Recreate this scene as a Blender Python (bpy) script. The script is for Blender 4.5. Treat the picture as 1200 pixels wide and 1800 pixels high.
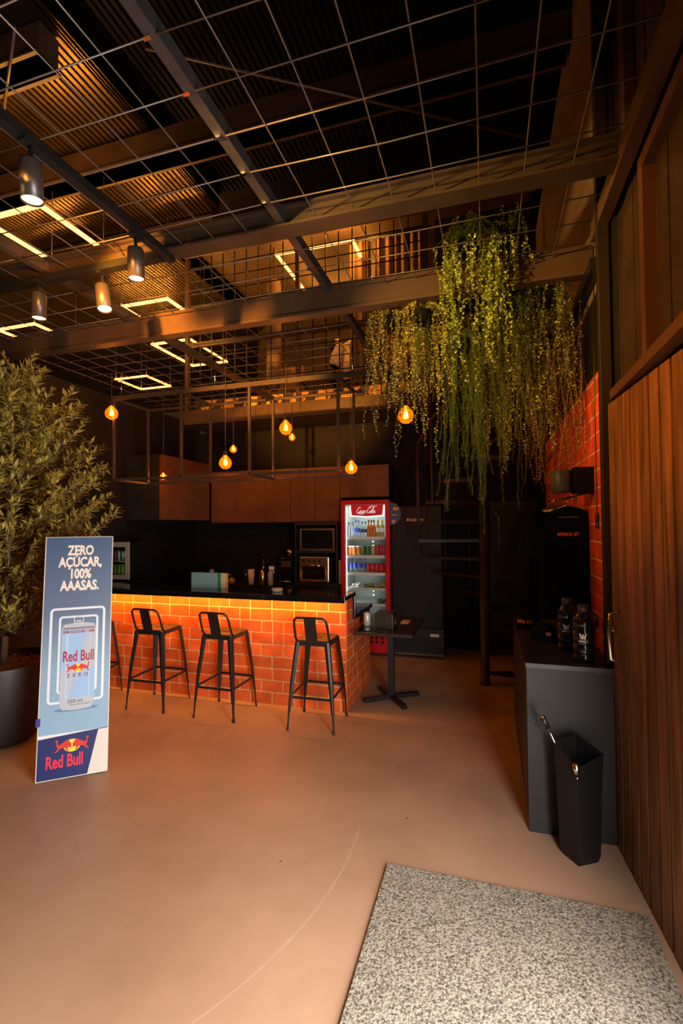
import bpy, bmesh, math, random
from math import sin, cos, pi, radians, sqrt, atan2
from mathutils import Vector, Matrix

for o in list(bpy.data.objects): bpy.data.objects.remove(o)
S = bpy.context.scene
COL = S.collection

# ------------------------------------------------------------------ camera
F_PX = 845.0; EYE = 1.75
CX = Vector((0.956, 0.292, -0.008)); CY = Vector((0.015, -0.023, 1.0)); CZ = Vector((0.292, -0.956, -0.026))
CX.normalize(); CY = (CY - CX * CX.dot(CY)).normalized(); CZ = CX.cross(CY)
cam = bpy.data.cameras.new('camera'); camo = bpy.data.objects.new('camera', cam); COL.objects.link(camo)
cam.sensor_fit = 'VERTICAL'; cam.sensor_height = 36.0; cam.lens = F_PX / 1800 * 36
cam.clip_start = 0.05; cam.clip_end = 100
camo.matrix_world = Matrix(((CX.x, CY.x, CZ.x, 0), (CX.y, CY.y, CZ.y, 0), (CX.z, CY.z, CZ.z, EYE), (0, 0, 0, 1)))
S.camera = camo

# ------------------------------------------------------------------ view + world + daylight
S.view_settings.view_transform = 'Standard'; S.view_settings.look = 'None'
S.view_settings.gamma = 1; S.view_settings.exposure = 0.0
W = bpy.data.worlds.new('world'); S.world = W; W.use_nodes = True
W.node_tree.nodes['Background'].inputs[0].default_value = (1.0, 0.50, 0.18, 1)
W.node_tree.nodes['Background'].inputs[1].default_value = 0.030

WARM = (1.0, 0.38, 0.045)
def light(kind, name, loc, energy, color, rot=None, parent=None, **kw):
    l = bpy.data.lights.new(name, kind); l.energy = energy; l.color = color
    for k, v in kw.items(): setattr(l, k, v)
    o = bpy.data.objects.new(name, l); COL.objects.link(o); o.location = loc
    if rot is not None: o.rotation_euler = Vector(rot).to_track_quat('-Z', 'Y').to_euler()
    if parent:
        o.parent = parent; o.location = Vector(loc) - parent.location
    return o
# daylight coming in through the entrance opening in the right-hand wall, beside the camera
light('AREA', 'entrance_daylight', (0.74, 0.80, 0.95), 280, (1.0, 0.94, 0.86), rot=(-1.0, -0.05, -0.28),
      shape='RECTANGLE', size=1.4, size_y=1.7)

# ------------------------------------------------------------------ pixel rays on real planes
def ray(px, py): return CX * (px - 600) + CY * (900 - py) - CZ * F_PX
C0 = Vector((0, 0, EYE))
def onz(px, py, z=0.0): r = ray(px, py); return C0 + r * ((z - EYE) / r.z)
def ony(px, py, y): r = ray(px, py); return C0 + r * (y / r.y)
def onx(px, py, x): r = ray(px, py); return C0 + r * (x / r.x)

# ------------------------------------------------------------------ materials
def M(name, col, rough=0.5, metal=0.0, emit=None, es=0.0, noise=0.0, nscale=8.0, bump=0.0, bscale=60.0, island=0.0, coat=0.0, spec=0.5, alt=None, transl=0.0):
    m = bpy.data.materials.new(name); m.use_nodes = True
    nt = m.node_tree; b = nt.nodes['Principled BSDF']
    b.inputs['Base Color'].default_value = (*col, 1); b.inputs['Roughness'].default_value = rough
    b.inputs['Metallic'].default_value = metal; b.inputs['Specular IOR Level'].default_value = spec
    b.inputs['Coat Weight'].default_value = coat
    if emit:
        b.inputs['Emission Color'].default_value = (*emit, 1); b.inputs['Emission Strength'].default_value = es
    src = None
    if noise > 0:
        tc = nt.nodes.new('ShaderNodeTexCoord'); n = nt.nodes.new('ShaderNodeTexNoise'); n.inputs['Scale'].default_value = nscale
        n.inputs['Detail'].default_value = 6; nt.links.new(tc.outputs['Object'], n.inputs['Vector'])
        r = nt.nodes.new('ShaderNodeMapRange'); r.inputs[1].default_value = 0.3; r.inputs[2].default_value = 0.7
        nt.links.new(n.outputs['Fac'], r.inputs[0])
        mx = nt.nodes.new('ShaderNodeMix'); mx.data_type = 'RGBA'
        a = alt if alt else tuple(c * (1 - noise) for c in col)
        mx.inputs[6].default_value = (*a, 1); mx.inputs[7].default_value = (*col, 1)
        nt.links.new(r.outputs[0], mx.inputs[0]); src = mx.outputs[2]
    if island > 0:
        g = nt.nodes.new('ShaderNodeNewGeometry'); hs = nt.nodes.new('ShaderNodeHueSaturation')
        r = nt.nodes.new('ShaderNodeMapRange'); r.inputs[3].default_value = 1 - island; r.inputs[4].default_value = 1 + island
        nt.links.new(g.outputs['Random Per Island'], r.inputs[0]); nt.links.new(r.outputs[0], hs.inputs['Value'])
        if src: nt.links.new(src, hs.inputs['Color'])
        else: hs.inputs['Color'].default_value = (*col, 1)
        src = hs.outputs[0]
    if src: nt.links.new(src, b.inputs['Base Color'])
    if bump > 0:
        tc = nt.nodes.new('ShaderNodeTexCoord'); n = nt.nodes.new('ShaderNodeTexNoise'); n.inputs['Scale'].default_value = bscale
        nt.links.new(tc.outputs['Object'], n.inputs['Vector'])
        bp = nt.nodes.new('ShaderNodeBump'); bp.inputs['Strength'].default_value = bump; bp.inputs['Distance'].default_value = 0.01
        nt.links.new(n.outputs['Fac'], bp.inputs['Height']); nt.links.new(bp.outputs[0], b.inputs['Normal'])
    if transl > 0:
        t = nt.nodes.new('ShaderNodeBsdfTranslucent'); t.inputs[0].default_value = (*col, 1)
        if src: nt.links.new(src, t.inputs[0])
        ms = nt.nodes.new('ShaderNodeMixShader'); ms.inputs[0].default_value = transl
        nt.links.new(b.outputs[0], ms.inputs[1]); nt.links.new(t.outputs[0], ms.inputs[2])
        nt.links.new(ms.outputs[0], nt.nodes['Material Output'].inputs[0])
    return m
def glass(name, col, alpha=0.15, rough=0.03, transl=0.0, tcol=None):
    m = bpy.data.materials.new(name); m.use_nodes = True; nt = m.node_tree; nt.nodes.clear()
    out = nt.nodes.new('ShaderNodeOutputMaterial'); t = nt.nodes.new('ShaderNodeBsdfTransparent'); t.inputs[0].default_value = (*col, 1)
    g = nt.nodes.new('ShaderNodeBsdfGlossy'); g.inputs['Roughness'].default_value = rough
    ms = nt.nodes.new('ShaderNodeMixShader'); ms.inputs[0].default_value = alpha
    fr = nt.nodes.new('ShaderNodeFresnel'); fr.inputs[0].default_value = 1.3
    mp = nt.nodes.new('ShaderNodeMath'); mp.operation = 'ADD'; mp.inputs[1].default_value = alpha * 0.3; nt.links.new(fr.outputs[0], mp.inputs[0])
    nt.links.new(mp.outputs[0], ms.inputs[0])
    nt.links.new(t.outputs[0], ms.inputs[1]); nt.links.new(g.outputs[0], ms.inputs[2]); last = ms.outputs[0]
    if transl > 0:
        d = nt.nodes.new('ShaderNodeBsdfTranslucent'); d.inputs[0].default_value = (*(tcol or col), 1)
        m2 = nt.nodes.new('ShaderNodeMixShader'); m2.inputs[0].default_value = transl
        nt.links.new(last, m2.inputs[1]); nt.links.new(d.outputs[0], m2.inputs[2]); last = m2.outputs[0]
    nt.links.new(last, out.inputs[0]); return m

BLACKWALL = M('black_wall_paint', (0.008, 0.005, 0.004), 0.7, spec=0.2, noise=0.25, nscale=2.0, bump=0.05)
BLACKMET = M('black_metal', (0.010, 0.009, 0.009), 0.38)
BLACKGLOSS = M('black_gloss_stone', (0.006, 0.006, 0.006), 0.10, noise=0.4, nscale=40)
BLACKLAM = M('black_laminate', (0.016, 0.013, 0.012), 0.42, noise=0.3, nscale=3)
CABLAM = M('dark_brown_laminate', (0.125, 0.036, 0.007), 0.40, noise=0.35, nscale=2.5)
GREYLAM = M('charcoal_laminate', (0.015, 0.0135, 0.0125), 0.55, spec=0.4, noise=0.15, nscale=4)
BEAM = M('brown_painted_steel', (0.095, 0.050, 0.024), 0.45, noise=0.4, nscale=3, bump=0.1, bscale=12)
TUBE = M('grey_steel_tube', (0.055, 0.046, 0.044), 0.40, metal=0.3, noise=0.3, nscale=6)
WIRE = M('steel_wire', (0.16, 0.12, 0.10), 0.40, metal=0.5)
FRAMEST = M('dark_frame_steel', (0.040, 0.027, 0.019), 0.4)
ROOF = M('corrugated_roof_sheet', (0.17, 0.115, 0.05), 0.27, metal=0.9, noise=0.5, nscale=1.2)
ROOFDK = M('dark_roof_sheet', (0.004, 0.003, 0.002), 0.6, spec=0.1, noise=0.4, nscale=1.5)
BEIGE = M('beige_plaster', (0.19, 0.125, 0.075), 0.8, noise=0.25, nscale=1.5, bump=0.1)
BRICK = M('orange_brick', (0.60, 0.100, 0.014), 0.62, noise=0.35, nscale=9, bump=0.25, bscale=50, island=0.22)
BRICKR = M('red_brick', (0.58, 0.060, 0.012), 0.62, noise=0.35, nscale=9, bump=0.25, bscale=50, island=0.22)
MORTAR = M('mortar', (0.66, 0.42, 0.20), 0.85, noise=0.3, nscale=20, bump=0.2)
WHITE = M('white_plastic', (0.75, 0.74, 0.72), 0.4)
CHROME = M('chrome', (0.75, 0.73, 0.70), 0.12, metal=1.0)
BRASS = M('brass', (0.75, 0.48, 0.18), 0.25, metal=1.0)
STEELW = M('brushed_gold_steel', (0.62, 0.45, 0.24), 0.28, metal=1.0)
RED = M('red_enamel', (0.52, 0.008, 0.012), 0.35)
LED = M('led_warm', (1, 0.6, 0.2), 0.5, emit=(1.0, 0.30, 0.065), es=6.5)
LEDBAR = M('led_under_counter', (1, 0.6, 0.2), 0.5, emit=(1.0, 0.40, 0.06), es=14.0)
LENS = M('spot_lens', (1, 0.8, 0.5), 0.5, emit=(1.0, 0.60, 0.16), es=22.0)
FILAMENT = M('filament', (1, 0.7, 0.3), 0.5, emit=(1.0, 0.50, 0.10), es=60.0)
COOLLED = M('cool_white_led', (1, 1, 1), 0.5, emit=(0.86, 1.0, 0.95), es=2.2)
YELLOWLED = M('yellow_green_led', (1, 1, 0.3), 0.5, emit=(0.85, 0.9, 0.10), es=2.2)
AMBER = glass('amber_bulb_glass', (1.0, 0.60, 0.20), 0.06, transl=0.16, tcol=(1.0, 0.115, 0.003))
PANE = glass('clear_pane', (0.97, 0.985, 0.98), 0.06)
PLASTICCLR = glass('clear_plastic', (0.86, 0.93, 0.95), 0.25, 0.08, transl=0.12, tcol=(0.8, 0.9, 0.95))
SOIL = M('bark_mulch', (0.30, 0.09, 0.03), 0.9, noise=0.6, nscale=30, bump=0.8, bscale=60)
POT = M('dark_planter', (0.022, 0.017, 0.016), 0.5, bump=0.1)
HPOT = M('dark_hanging_pot', (0.010,0.009,0.005), 0.8, spec=0.1)
OLIVE = M('olive_leaf', (0.25, 0.205, 0.035), 0.42, island=0.45, transl=0.15)
BARK = M('brown_bark', (0.09, 0.05, 0.025), 0.8, bump=0.4)
COINLEAF = M('light_green_leaf', (0.40, 0.52, 0.050), 0.45, island=0.45, transl=0.3)
YELLEAF = M('yellow_green_leaf', (0.46, 0.40, 0.045), 0.45, island=0.45, transl=0.3)
NEEDLE = M('green_needle', (0.26, 0.40, 0.035), 0.5, island=0.4, transl=0.3)
DULLLEAF = M('dull_green_leaf', (0.24, 0.26, 0.035), 0.5, island=0.5, transl=0.2)
TWIG = M('dry_twig', (0.16, 0.075, 0.025), 0.7, island=0.3)
CLOTH = M('black_cotton', (0.004, 0.004, 0.004), 0.9, spec=0.08, bump=0.1, bscale=90)
ORANGEPRINT = M('orange_print', (0.85, 0.10, 0.015), 0.6)
WHITEPRINT = M('white_print', (0.78, 0.70, 0.62), 0.6)
CURTAIN = M('tan_curtain', (0.33, 0.20, 0.10), 0.8, noise=0.25, nscale=3)
WHITECLOTH = M('white_cotton', (0.62, 0.48, 0.36), 0.8)
STRIPEY = M('stripe_amber', (0.90, 0.42, 0.04), 0.6)
STRIPEB = M('stripe_black', (0.05, 0.032, 0.02), 0.6)
TANWOOD = M('tan_wood', (0.26, 0.14, 0.06), 0.5, noise=0.3, nscale=6)

def wood_planks():
    m = M('stained_pine', (0.175, 0.072, 0.022), 0.5); nt = m.node_tree; b = nt.nodes['Principled BSDF']
    tc = nt.nodes.new('ShaderNodeTexCoord'); mp = nt.nodes.new('ShaderNodeMapping'); mp.inputs['Scale'].default_value = (14, 14, 1.1)
    n = nt.nodes.new('ShaderNodeTexNoise'); n.inputs['Scale'].default_value = 1.6; n.inputs['Detail'].default_value = 8; n.inputs['Distortion'].default_value = 0.6
    g = nt.nodes.new('ShaderNodeNewGeometry'); cr = nt.nodes.new('ShaderNodeValToRGB')
    cr.color_ramp.elements[0].position = 0.3; cr.color_ramp.elements[0].color = (0.055, 0.022, 0.008, 1)
    cr.color_ramp.elements[1].position = 0.62; cr.color_ramp.elements[1].color = (0.20, 0.082, 0.024, 1)
    hs = nt.nodes.new('ShaderNodeHueSaturation'); r = nt.nodes.new('ShaderNodeMapRange'); r.inputs[3].default_value = 0.7; r.inputs[4].default_value = 1.15
    k = nt.nodes.new('ShaderNodeTexVoronoi'); k.inputs['Scale'].default_value = 2.1
    kr = nt.nodes.new('ShaderNodeMapRange'); kr.inputs[1].default_value = 0.03; kr.inputs[2].default_value = 0.10; kr.inputs[3].default_value = 0.25
    mul = nt.nodes.new('ShaderNodeMath'); mul.operation = 'MULTIPLY'
    L = nt.links.new
    L(tc.outputs['Object'], mp.inputs[0]); L(mp.outputs[0], n.inputs['Vector']); L(n.outputs['Fac'], cr.inputs[0]); L(cr.outputs[0], hs.inputs['Color'])
    L(tc.outputs['Object'], k.inputs['Vector']); L(k.outputs['Distance'], kr.inputs[0])
    L(g.outputs['Random Per Island'], r.inputs[0]); L(r.outputs[0], mul.inputs[0]); L(kr.outputs[0], mul.inputs[1]); L(mul.outputs[0], hs.inputs['Value'])
    L(hs.outputs[0], b.inputs['Base Color']); return m
WOOD = wood_planks()
DARKBOARD = M('dark_stained_board', (0.030, 0.013, 0.006), 0.55, noise=0.5, nscale=5, island=0.3)
LINTEL = M('red_brown_steel', (0.085, 0.036, 0.016), 0.45, noise=0.3, nscale=3)

def floor_mat():
    m = M('polished_concrete', (0.33, 0.26, 0.22), 0.3, spec=0.32); nt = m.node_tree; b = nt.nodes['Principled BSDF']; L = nt.links.new
    tc = nt.nodes.new('ShaderNodeTexCoord')
    n = nt.nodes.new('ShaderNodeTexNoise'); n.inputs['Scale'].default_value = 1.3; n.inputs['Detail'].default_value = 8; n.inputs['Roughness'].default_value = 0.6
    n2 = nt.nodes.new('ShaderNodeTexNoise'); n2.inputs['Scale'].default_value = 9; n2.inputs['Detail'].default_value = 6
    cr = nt.nodes.new('ShaderNodeValToRGB'); cr.color_ramp.elements[0].position = 0.3; cr.color_ramp.elements[0].color = (0.275, 0.165, 0.105, 1)
    cr.color_ramp.elements[1].position = 0.7; cr.color_ramp.elements[1].color = (0.375, 0.235, 0.158, 1)
    L(tc.outputs['Object'], n.inputs['Vector']); L(tc.outputs['Object'], n2.inputs['Vector']); L(n.outputs['Fac'], cr.inputs[0])
    rr = nt.nodes.new('ShaderNodeMapRange'); rr.inputs[3].default_value = 0.30; rr.inputs[4].default_value = 0.55
    L(n2.outputs['Fac'], rr.inputs[0]); L(rr.outputs[0], b.inputs['Roughness'])
    # small dark specks and one long pale scuff, an arc on the concrete
    v = nt.nodes.new('ShaderNodeTexVoronoi'); v.inputs['Scale'].default_value = 3.2; L(tc.outputs['Object'], v.inputs['Vector'])
    sp = nt.nodes.new('ShaderNodeMapRange'); sp.inputs[1].default_value = 0.018; sp.inputs[2].default_value = 0.030; L(v.outputs['Distance'], sp.inputs[0])
    mixs = nt.nodes.new('ShaderNodeMix'); mixs.data_type = 'RGBA'; mixs.inputs[6].default_value = (0.10, 0.07, 0.06, 1)
    L(sp.outputs[0], mixs.inputs[0]); L(cr.outputs[0], mixs.inputs[7])
    d = nt.nodes.new('ShaderNodeVectorMath'); d.operation = 'DISTANCE'; d.inputs[1].default_value = (-2.63, 2.52, 0.0)
    L(tc.outputs['Object'], d.inputs[0])
    sb = nt.nodes.new('ShaderNodeMath'); sb.operation = 'SUBTRACT'; sb.inputs[1].default_value = 1.90; L(d.outputs[1], sb.inputs[0])
    ab = nt.nodes.new('ShaderNodeMath'); ab.operation = 'ABSOLUTE'; L(sb.outputs[0], ab.inputs[0])
    ad = nt.nodes.new('ShaderNodeMath'); ad.operation = 'MULTIPLY_ADD'; ad.inputs[1].default_value = 0.010; L(n2.outputs['Fac'], ad.inputs[0]); L(ab.outputs[0], ad.inputs[2])
    rm = nt.nodes.new('ShaderNodeMapRange'); rm.inputs[1].default_value = 0.004; rm.inputs[2].default_value = 0.011; rm.inputs[3].default_value = 0.30; rm.inputs[4].default_value = 0.0
    L(ad.outputs[0], rm.inputs[0])
    sx = nt.nodes.new('ShaderNodeSeparateXYZ'); L(tc.outputs['Object'], sx.inputs[0])
    g1 = nt.nodes.new('ShaderNodeMath'); g1.operation = 'GREATER_THAN'; g1.inputs[1].default_value = -1.15; L(sx.outputs[0], g1.inputs[0])
    g2 = nt.nodes.new('ShaderNodeMath'); g2.operation = 'LESS_THAN'; g2.inputs[1].default_value = 2.76; L(sx.outputs[1], g2.inputs[0])
    m1 = nt.nodes.new('ShaderNodeMath'); m1.operation = 'MULTIPLY'; L(g1.outputs[0], m1.inputs[0]); L(g2.outputs[0], m1.inputs[1])
    m2 = nt.nodes.new('ShaderNodeMath'); m2.operation = 'MULTIPLY'; L(m1.outputs[0], m2.inputs[0]); L(rm.outputs[0], m2.inputs[1])
    mx = nt.nodes.new('ShaderNodeMix'); mx.data_type = 'RGBA'; mx.inputs[7].default_value = (0.52, 0.45, 0.40, 1)
    L(m2.outputs[0], mx.inputs[0]); L(mixs.outputs[2], mx.inputs[6]); L(mx.outputs[2], b.inputs['Base Color'])
    bp = nt.nodes.new('ShaderNodeBump'); bp.inputs['Strength'].default_value = 0.06; bp.inputs['Distance'].default_value = 0.01
    L(n2.outputs['Fac'], bp.inputs['Height']); L(bp.outputs[0], b.inputs['Normal'])
    return m
def mat_mat():
    m = M('loop_pile', (0.3, 0.27, 0.22), 0.9); nt = m.node_tree; b = nt.nodes['Principled BSDF']; L = nt.links.new
    tc = nt.nodes.new('ShaderNodeTexCoord'); n = nt.nodes.new('ShaderNodeTexNoise'); n.inputs['Scale'].default_value = 95; n.inputs['Detail'].default_value = 3; n.inputs['Roughness'].default_value = 0.7
    cr = nt.nodes.new('ShaderNodeValToRGB'); cr.color_ramp.elements[0].position = 0.36; cr.color_ramp.elements[0].color = (0.035, 0.028, 0.021, 1)
    cr.color_ramp.elements[1].position = 0.60; cr.color_ramp.elements[1].color = (0.315, 0.28, 0.225, 1)
    L(tc.outputs['Object'], n.inputs['Vector']); L(n.outputs['Fac'], cr.inputs[0]); L(cr.outputs[0], b.inputs['Base Color'])
    bp = nt.nodes.new('ShaderNodeBump'); bp.inputs['Strength'].default_value = 0.9; bp.inputs['Distance'].default_value = 0.012
    L(n.outputs['Fac'], bp.inputs['Height']); L(bp.outputs[0], b.inputs['Normal']); return m
def poster_mat():
    m = M('printed_sky_blue', (0.25, 0.42, 0.68), 0.35); nt = m.node_tree; b = nt.nodes['Principled BSDF']; L = nt.links.new
    tc = nt.nodes.new('ShaderNodeTexCoord'); s = nt.nodes.new('ShaderNodeSeparateXYZ'); L(tc.outputs['Generated'], s.inputs[0])
    cr = nt.nodes.new('ShaderNodeValToRGB'); e = cr.color_ramp.elements
    e[0].position = 0.0; e[0].color = (0.23, 0.37, 0.52, 1); e[1].position = 1.0; e[1].color = (0.050, 0.090, 0.185, 1)
    x = e.new(0.30); x.color = (0.22, 0.34, 0.47, 1); x = e.new(0.60); x.color = (0.105, 0.145, 0.235, 1)
    L(s.outputs[2], cr.inputs[0]); L(cr.outputs[0], b.inputs['Base Color']); return m

# ------------------------------------------------------------------ mesh builder
class MB:
    def __init__(s): s.v = []; s.f = []; s.mi = []; s.sm = []
    def add(s, vs, fs, m=0, smooth=False, T=None):
        b = len(s.v)
        s.v += [T @ Vector(v) for v in vs] if T else [Vector(v) for v in vs]
        for f in fs: s.f.append([b + i for i in f]); s.mi.append(m); s.sm.append(smooth)
        return s
    def box(s, x0, y0, z0, x1, y1, z1, m=0, T=None):
        return s.add([(x0,y0,z0),(x1,y0,z0),(x1,y1,z0),(x0,y1,z0),(x0,y0,z1),(x1,y0,z1),(x1,y1,z1),(x0,y1,z1)],
                     [(0,3,2,1),(4,5,6,7),(0,1,5,4),(1,2,6,5),(2,3,7,6),(3,0,4,7)], m, T=T)
    def tube(s, pts, r, n=8, m=0, cap=True, smooth=True, closed=False, T=None):
        pts = [Vector(p) for p in pts]; k = len(pts); rs = r if isinstance(r, (list, tuple)) else [r] * k
        vs = []; fs = []; up = None
        for i, p in enumerate(pts):
            if closed: d = pts[(i+1) % k] - pts[i-1]
            else: d = pts[min(i+1, k-1)] - pts[max(i-1, 0)]
            d = d.normalized() if d.length > 1e-9 else Vector((0,0,1))
            if up is None:
                up = Vector((0,0,1)) if abs(d.z) < 0.9 else Vector((1,0,0))
            a = d.cross(up)
            if a.length < 1e-4: a = d.cross(Vector((0.3,1,0.2)))
            a.normalize(); b = a.cross(d).normalized(); up = b
            for j in range(n):
                t = 2*pi*j/n + pi/n; vs.append(p + (a*cos(t) + b*sin(t)) * rs[i])
        for i in range(k if closed else k-1):
            for j in range(n):
                a0 = i*n + j; a1 = i*n + (j+1) % n; b0 = ((i+1) % k)*n + j; b1 = ((i+1) % k)*n + (j+1) % n
                fs.append((a0, b0, b1, a1))
        if cap and not closed: fs.append(tuple(range(n))); fs.append(tuple(reversed(range((k-1)*n, k*n))))
        return s.add(vs, fs, m, smooth and n > 4, T)
    def bar(s, p0, p1, w, h, m=0):               # rectangular bar between two points
        p0 = Vector(p0); p1 = Vector(p1); d = (p1-p0).normalized(); up = Vector((0,0,1)) if abs(d.z) < 0.9 else Vector((0,1,0))
        a = d.cross(up).normalized() * w/2; b = a.cross(d).normalized() * h/2
        vs = [p0-a-b, p0+a-b, p0+a+b, p0-a+b, p1-a-b, p1+a-b, p1+a+b, p1-a+b]
        return s.add(vs, [(0,1,2,3),(7,6,5,4),(0,4,5,1),(1,5,6,2),(2,6,7,3),(3,7,4,0)], m)
    def lathe(s, prof, c=(0,0,0), n=20, m=0, smooth=True, T=None):
        vs = []; fs = []; c = Vector(c); k = len(prof)
        for r, z in prof:
            for j in range(n): t = 2*pi*j/n; vs.append(c + Vector((r*cos(t), r*sin(t), z)))
        for i in range(k-1):
            for j in range(n): fs.append((i*n+j, i*n+(j+1) % n, (i+1)*n+(j+1) % n, (i+1)*n+j))
        if prof[0][0] > 1e-6: fs.append(tuple(reversed(range(n))))
        if prof[-1][0] > 1e-6: fs.append(tuple(range((k-1)*n, k*n)))
        return s.add(vs, fs, m, smooth, T)
    def prism(s, poly, T, d, m=0):               # polygon in (u,v), extruded along n by d, T is the frame
        n = len(poly); vs = [(p[0], p[1], 0) for p in poly] + [(p[0], p[1], d) for p in poly]
        fs = [tuple(reversed(range(n))), tuple(range(n, 2*n))] + [(i, (i+1) % n, n+(i+1) % n, n+i) for i in range(n)]
        return s.add(vs, fs, m, T=T)
    def build(s, name, mats, parent=None, origin=None, local=False, bevel=0.0, label=None):
        me = bpy.data.meshes.new(name); off = Vector((0,0,0))
        if parent is not None and not local:
            off = Vector(parent.location); p = parent.parent
            while p is not None: off = off + p.location; p = p.parent
        elif origin is not None: off = Vector(origin)
        me.from_pydata([tuple(v - off) for v in s.v], [], s.f); me.update()
        for m in (mats if isinstance(mats, (list, tuple)) else [mats]): me.materials.append(m)
        me.polygons.foreach_set('material_index', s.mi); me.polygons.foreach_set('use_smooth', s.sm)
        bm = bmesh.new(); bm.from_mesh(me); 
        if len(s.f) < 4000: bmesh.ops.recalc_face_normals(bm, faces=bm.faces)
        bm.to_mesh(me); bm.free(); me.update()
        o = bpy.data.objects.new(name, me); COL.objects.link(o)
        if parent is not None: o.parent = parent
        elif origin is not None: o.location = origin
        if bevel > 0:
            b = o.modifiers.new('bevel', 'BEVEL'); b.width = bevel; b.segments = 2; b.limit_method = 'ANGLE'; b.angle_limit = radians(40)
        if label: o['label'] = label
        return o
def tag(o, label, cat, group=None, kind=None):
    if label: o['label'] = label
    if cat: o['category'] = cat
    if group: o['group'] = group
    if kind: o['kind'] = kind
    return o
def thing(name, loc, label, cat, group=None):
    o = bpy.data.objects.new(name, None); COL.objects.link(o); o.location = loc; o.empty_display_size = 0.1
    return tag(o, label, cat, group)
def struct(o): o['kind'] = 'structure'; return o
def dup(root, loc, label, rotz=None):
    r = root.copy(); COL.objects.link(r); r.location = loc; r['label'] = label
    if rotz is not None: r.rotation_euler = (0, 0, rotz)
    for ch in list(root.children):
        c = ch.copy(); COL.objects.link(c); c.parent = r
        for g in list(ch.children):
            d = g.copy(); COL.objects.link(d); d.parent = c
    return r
def frame(o, u, v):                               # frame matrix with u, v in plane and n = u x v
    u = Vector(u).normalized(); v = Vector(v).normalized(); n = u.cross(v)
    return Matrix(((u.x, v.x, n.x, o[0]), (u.y, v.y, n.y, o[1]), (u.z, v.z, n.z, o[2]), (0,0,0,1)))
def text(mb, s, T, size, depth=0.001, bold=0.0, xs=1.0, align='CENTER', shear=0.0, m=0):
    cu = bpy.data.curves.new('t', 'FONT'); cu.body = s; cu.size = size; cu.extrude = depth/2; cu.offset = bold; cu.align_x = align; cu.shear = shear
    cu.resolution_u = 3
    ob = bpy.data.objects.new('t', cu); COL.objects.link(ob)
    dg = bpy.context.evaluated_depsgraph_get(); me = ob.evaluated_get(dg).to_mesh()
    X = T @ Matrix.Diagonal((xs, 1, 1, 1)) @ Matrix.Translation((0, 0, depth/2))
    mb.add([X @ v.co for v in me.vertices], [tuple(p.vertices) for p in me.polygons], m)
    ob.to_mesh_clear(); bpy.data.objects.remove(ob); bpy.data.curves.remove(cu)
ORD = ['first', 'second', 'third', 'fourth', 'fifth', 'sixth', 'seventh', 'eighth', 'ninth', 'tenth', 'eleventh', 'twelfth']
rnd = random.Random(7)

def brickwork(mb, O, u, n, L, H, course=0.1165, mod=0.235, gap=0.010, depth=0.003, seed=1, m=1):
    r = random.Random(seed); O = Vector(O); u = Vector(u); n = Vector(n); row = 0; z = 0.0
    while z < H - 0.02:
        h = min(course - gap, H - z); x = -mod * (0.5 if row % 2 else 0.0) - r.choice((0, 0, 0.11))
        while x < L:
            w = mod * (0.5 if r.random() < 0.10 else 1.0)
            a = max(0, x); b = min(L, x + w - gap)
            if b - a > 0.015:
                dd = depth + r.uniform(-0.001, 0.001)
                p = [O + u*a + Vector((0,0,z)), O + u*b + Vector((0,0,z))]
                q = [v + Vector((0,0,h)) for v in p]
                e = 0.0015
                f0 = [O + u*(a+e) + Vector((0,0,z+e)) + n*dd, O + u*(b-e) + Vector((0,0,z+e)) + n*dd, O + u*(b-e) + Vector((0,0,z+h-e)) + n*dd, O + u*(a+e) + Vector((0,0,z+h-e)) + n*dd]
                mb.add([p[0], p[1], q[1], q[0]] + f0, [(4,5,6,7),(0,1,5,4),(1,2,6,5),(2,3,7,6),(3,0,4,7)], m)
            x += w
        z += course; row += 1

# ================================================================== STRUCTURE
XL, XR, YB = -4.65, 0.66, 6.95
struct(MB().box(-13, -3, -0.1, 3.5, 15, 0).build('floor', floor_mat()))
struct(MB().box(XL-0.12, 0.5, 0, XL, YB+0.1, 3.44).build('wall_left', BLACKWALL))
struct(MB().box(XL, YB, 0, 0.9, YB+0.12, 3.28).build('wall_back', BLACKWALL))
# right wall: red brickwork below, black band, beige plaster above
mb = MB().box(XR+0.012, 3.06, 0, XR+0.2, 6.25, 2.70, 0)
brickwork(mb, (XR+0.012, 6.25, 0), (0,-1,0), (-1,0,0), 3.19, 2.70, seed=5)
struct(mb.build('wall_right_brick', [MORTAR, BRICKR]))
struct(MB().box(XR+0.02, 3.06, 2.70, XR+0.2, YB, 3.22).box(XR+0.02, 6.25, 0, XR+0.2, YB, 2.7).build('wall_right', BLACKWALL))
struct(MB().box(XR+0.02, 3.06, 3.22, XR+0.2, 9.0, 5.75).build('wall_right_upper', BEIGE))
# boarded wall above the entrance, nearer than the steel column
mb = MB(); y = 1.0; k = 0
while y < 2.99:
    mb.box(XR+0.05 + 0.004*(k % 2), y, 2.42, XR+0.09, min(y+0.117, 2.99), 5.6); y += 0.12; k += 1
mb.box(XR+0.08, 0.6, 2.42, XR+0.15, 2.99, 5.6)
struct(mb.build('wall_right_boards', DARKBOARD))
struct(MB().box(XR+0.03, 2.96, 0, XR+0.2, 3.06, 5.6).build('trim_1', BLACKMET))      # column web
# the far wall behind the mezzanine
struct(MB().box(-4.5, 9.0, 3.3, 0.9, 9.1, 6.6).build('wall_back_upper', M('brown_wall', (0.05, 0.028, 0.014), 0.7, noise=0.3, nscale=2)))
struct(MB().box(-0.68, 6.97, 3.3, 0.68, 7.05, 6.2).build('wall_back_stair', BLACKWALL))
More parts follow.
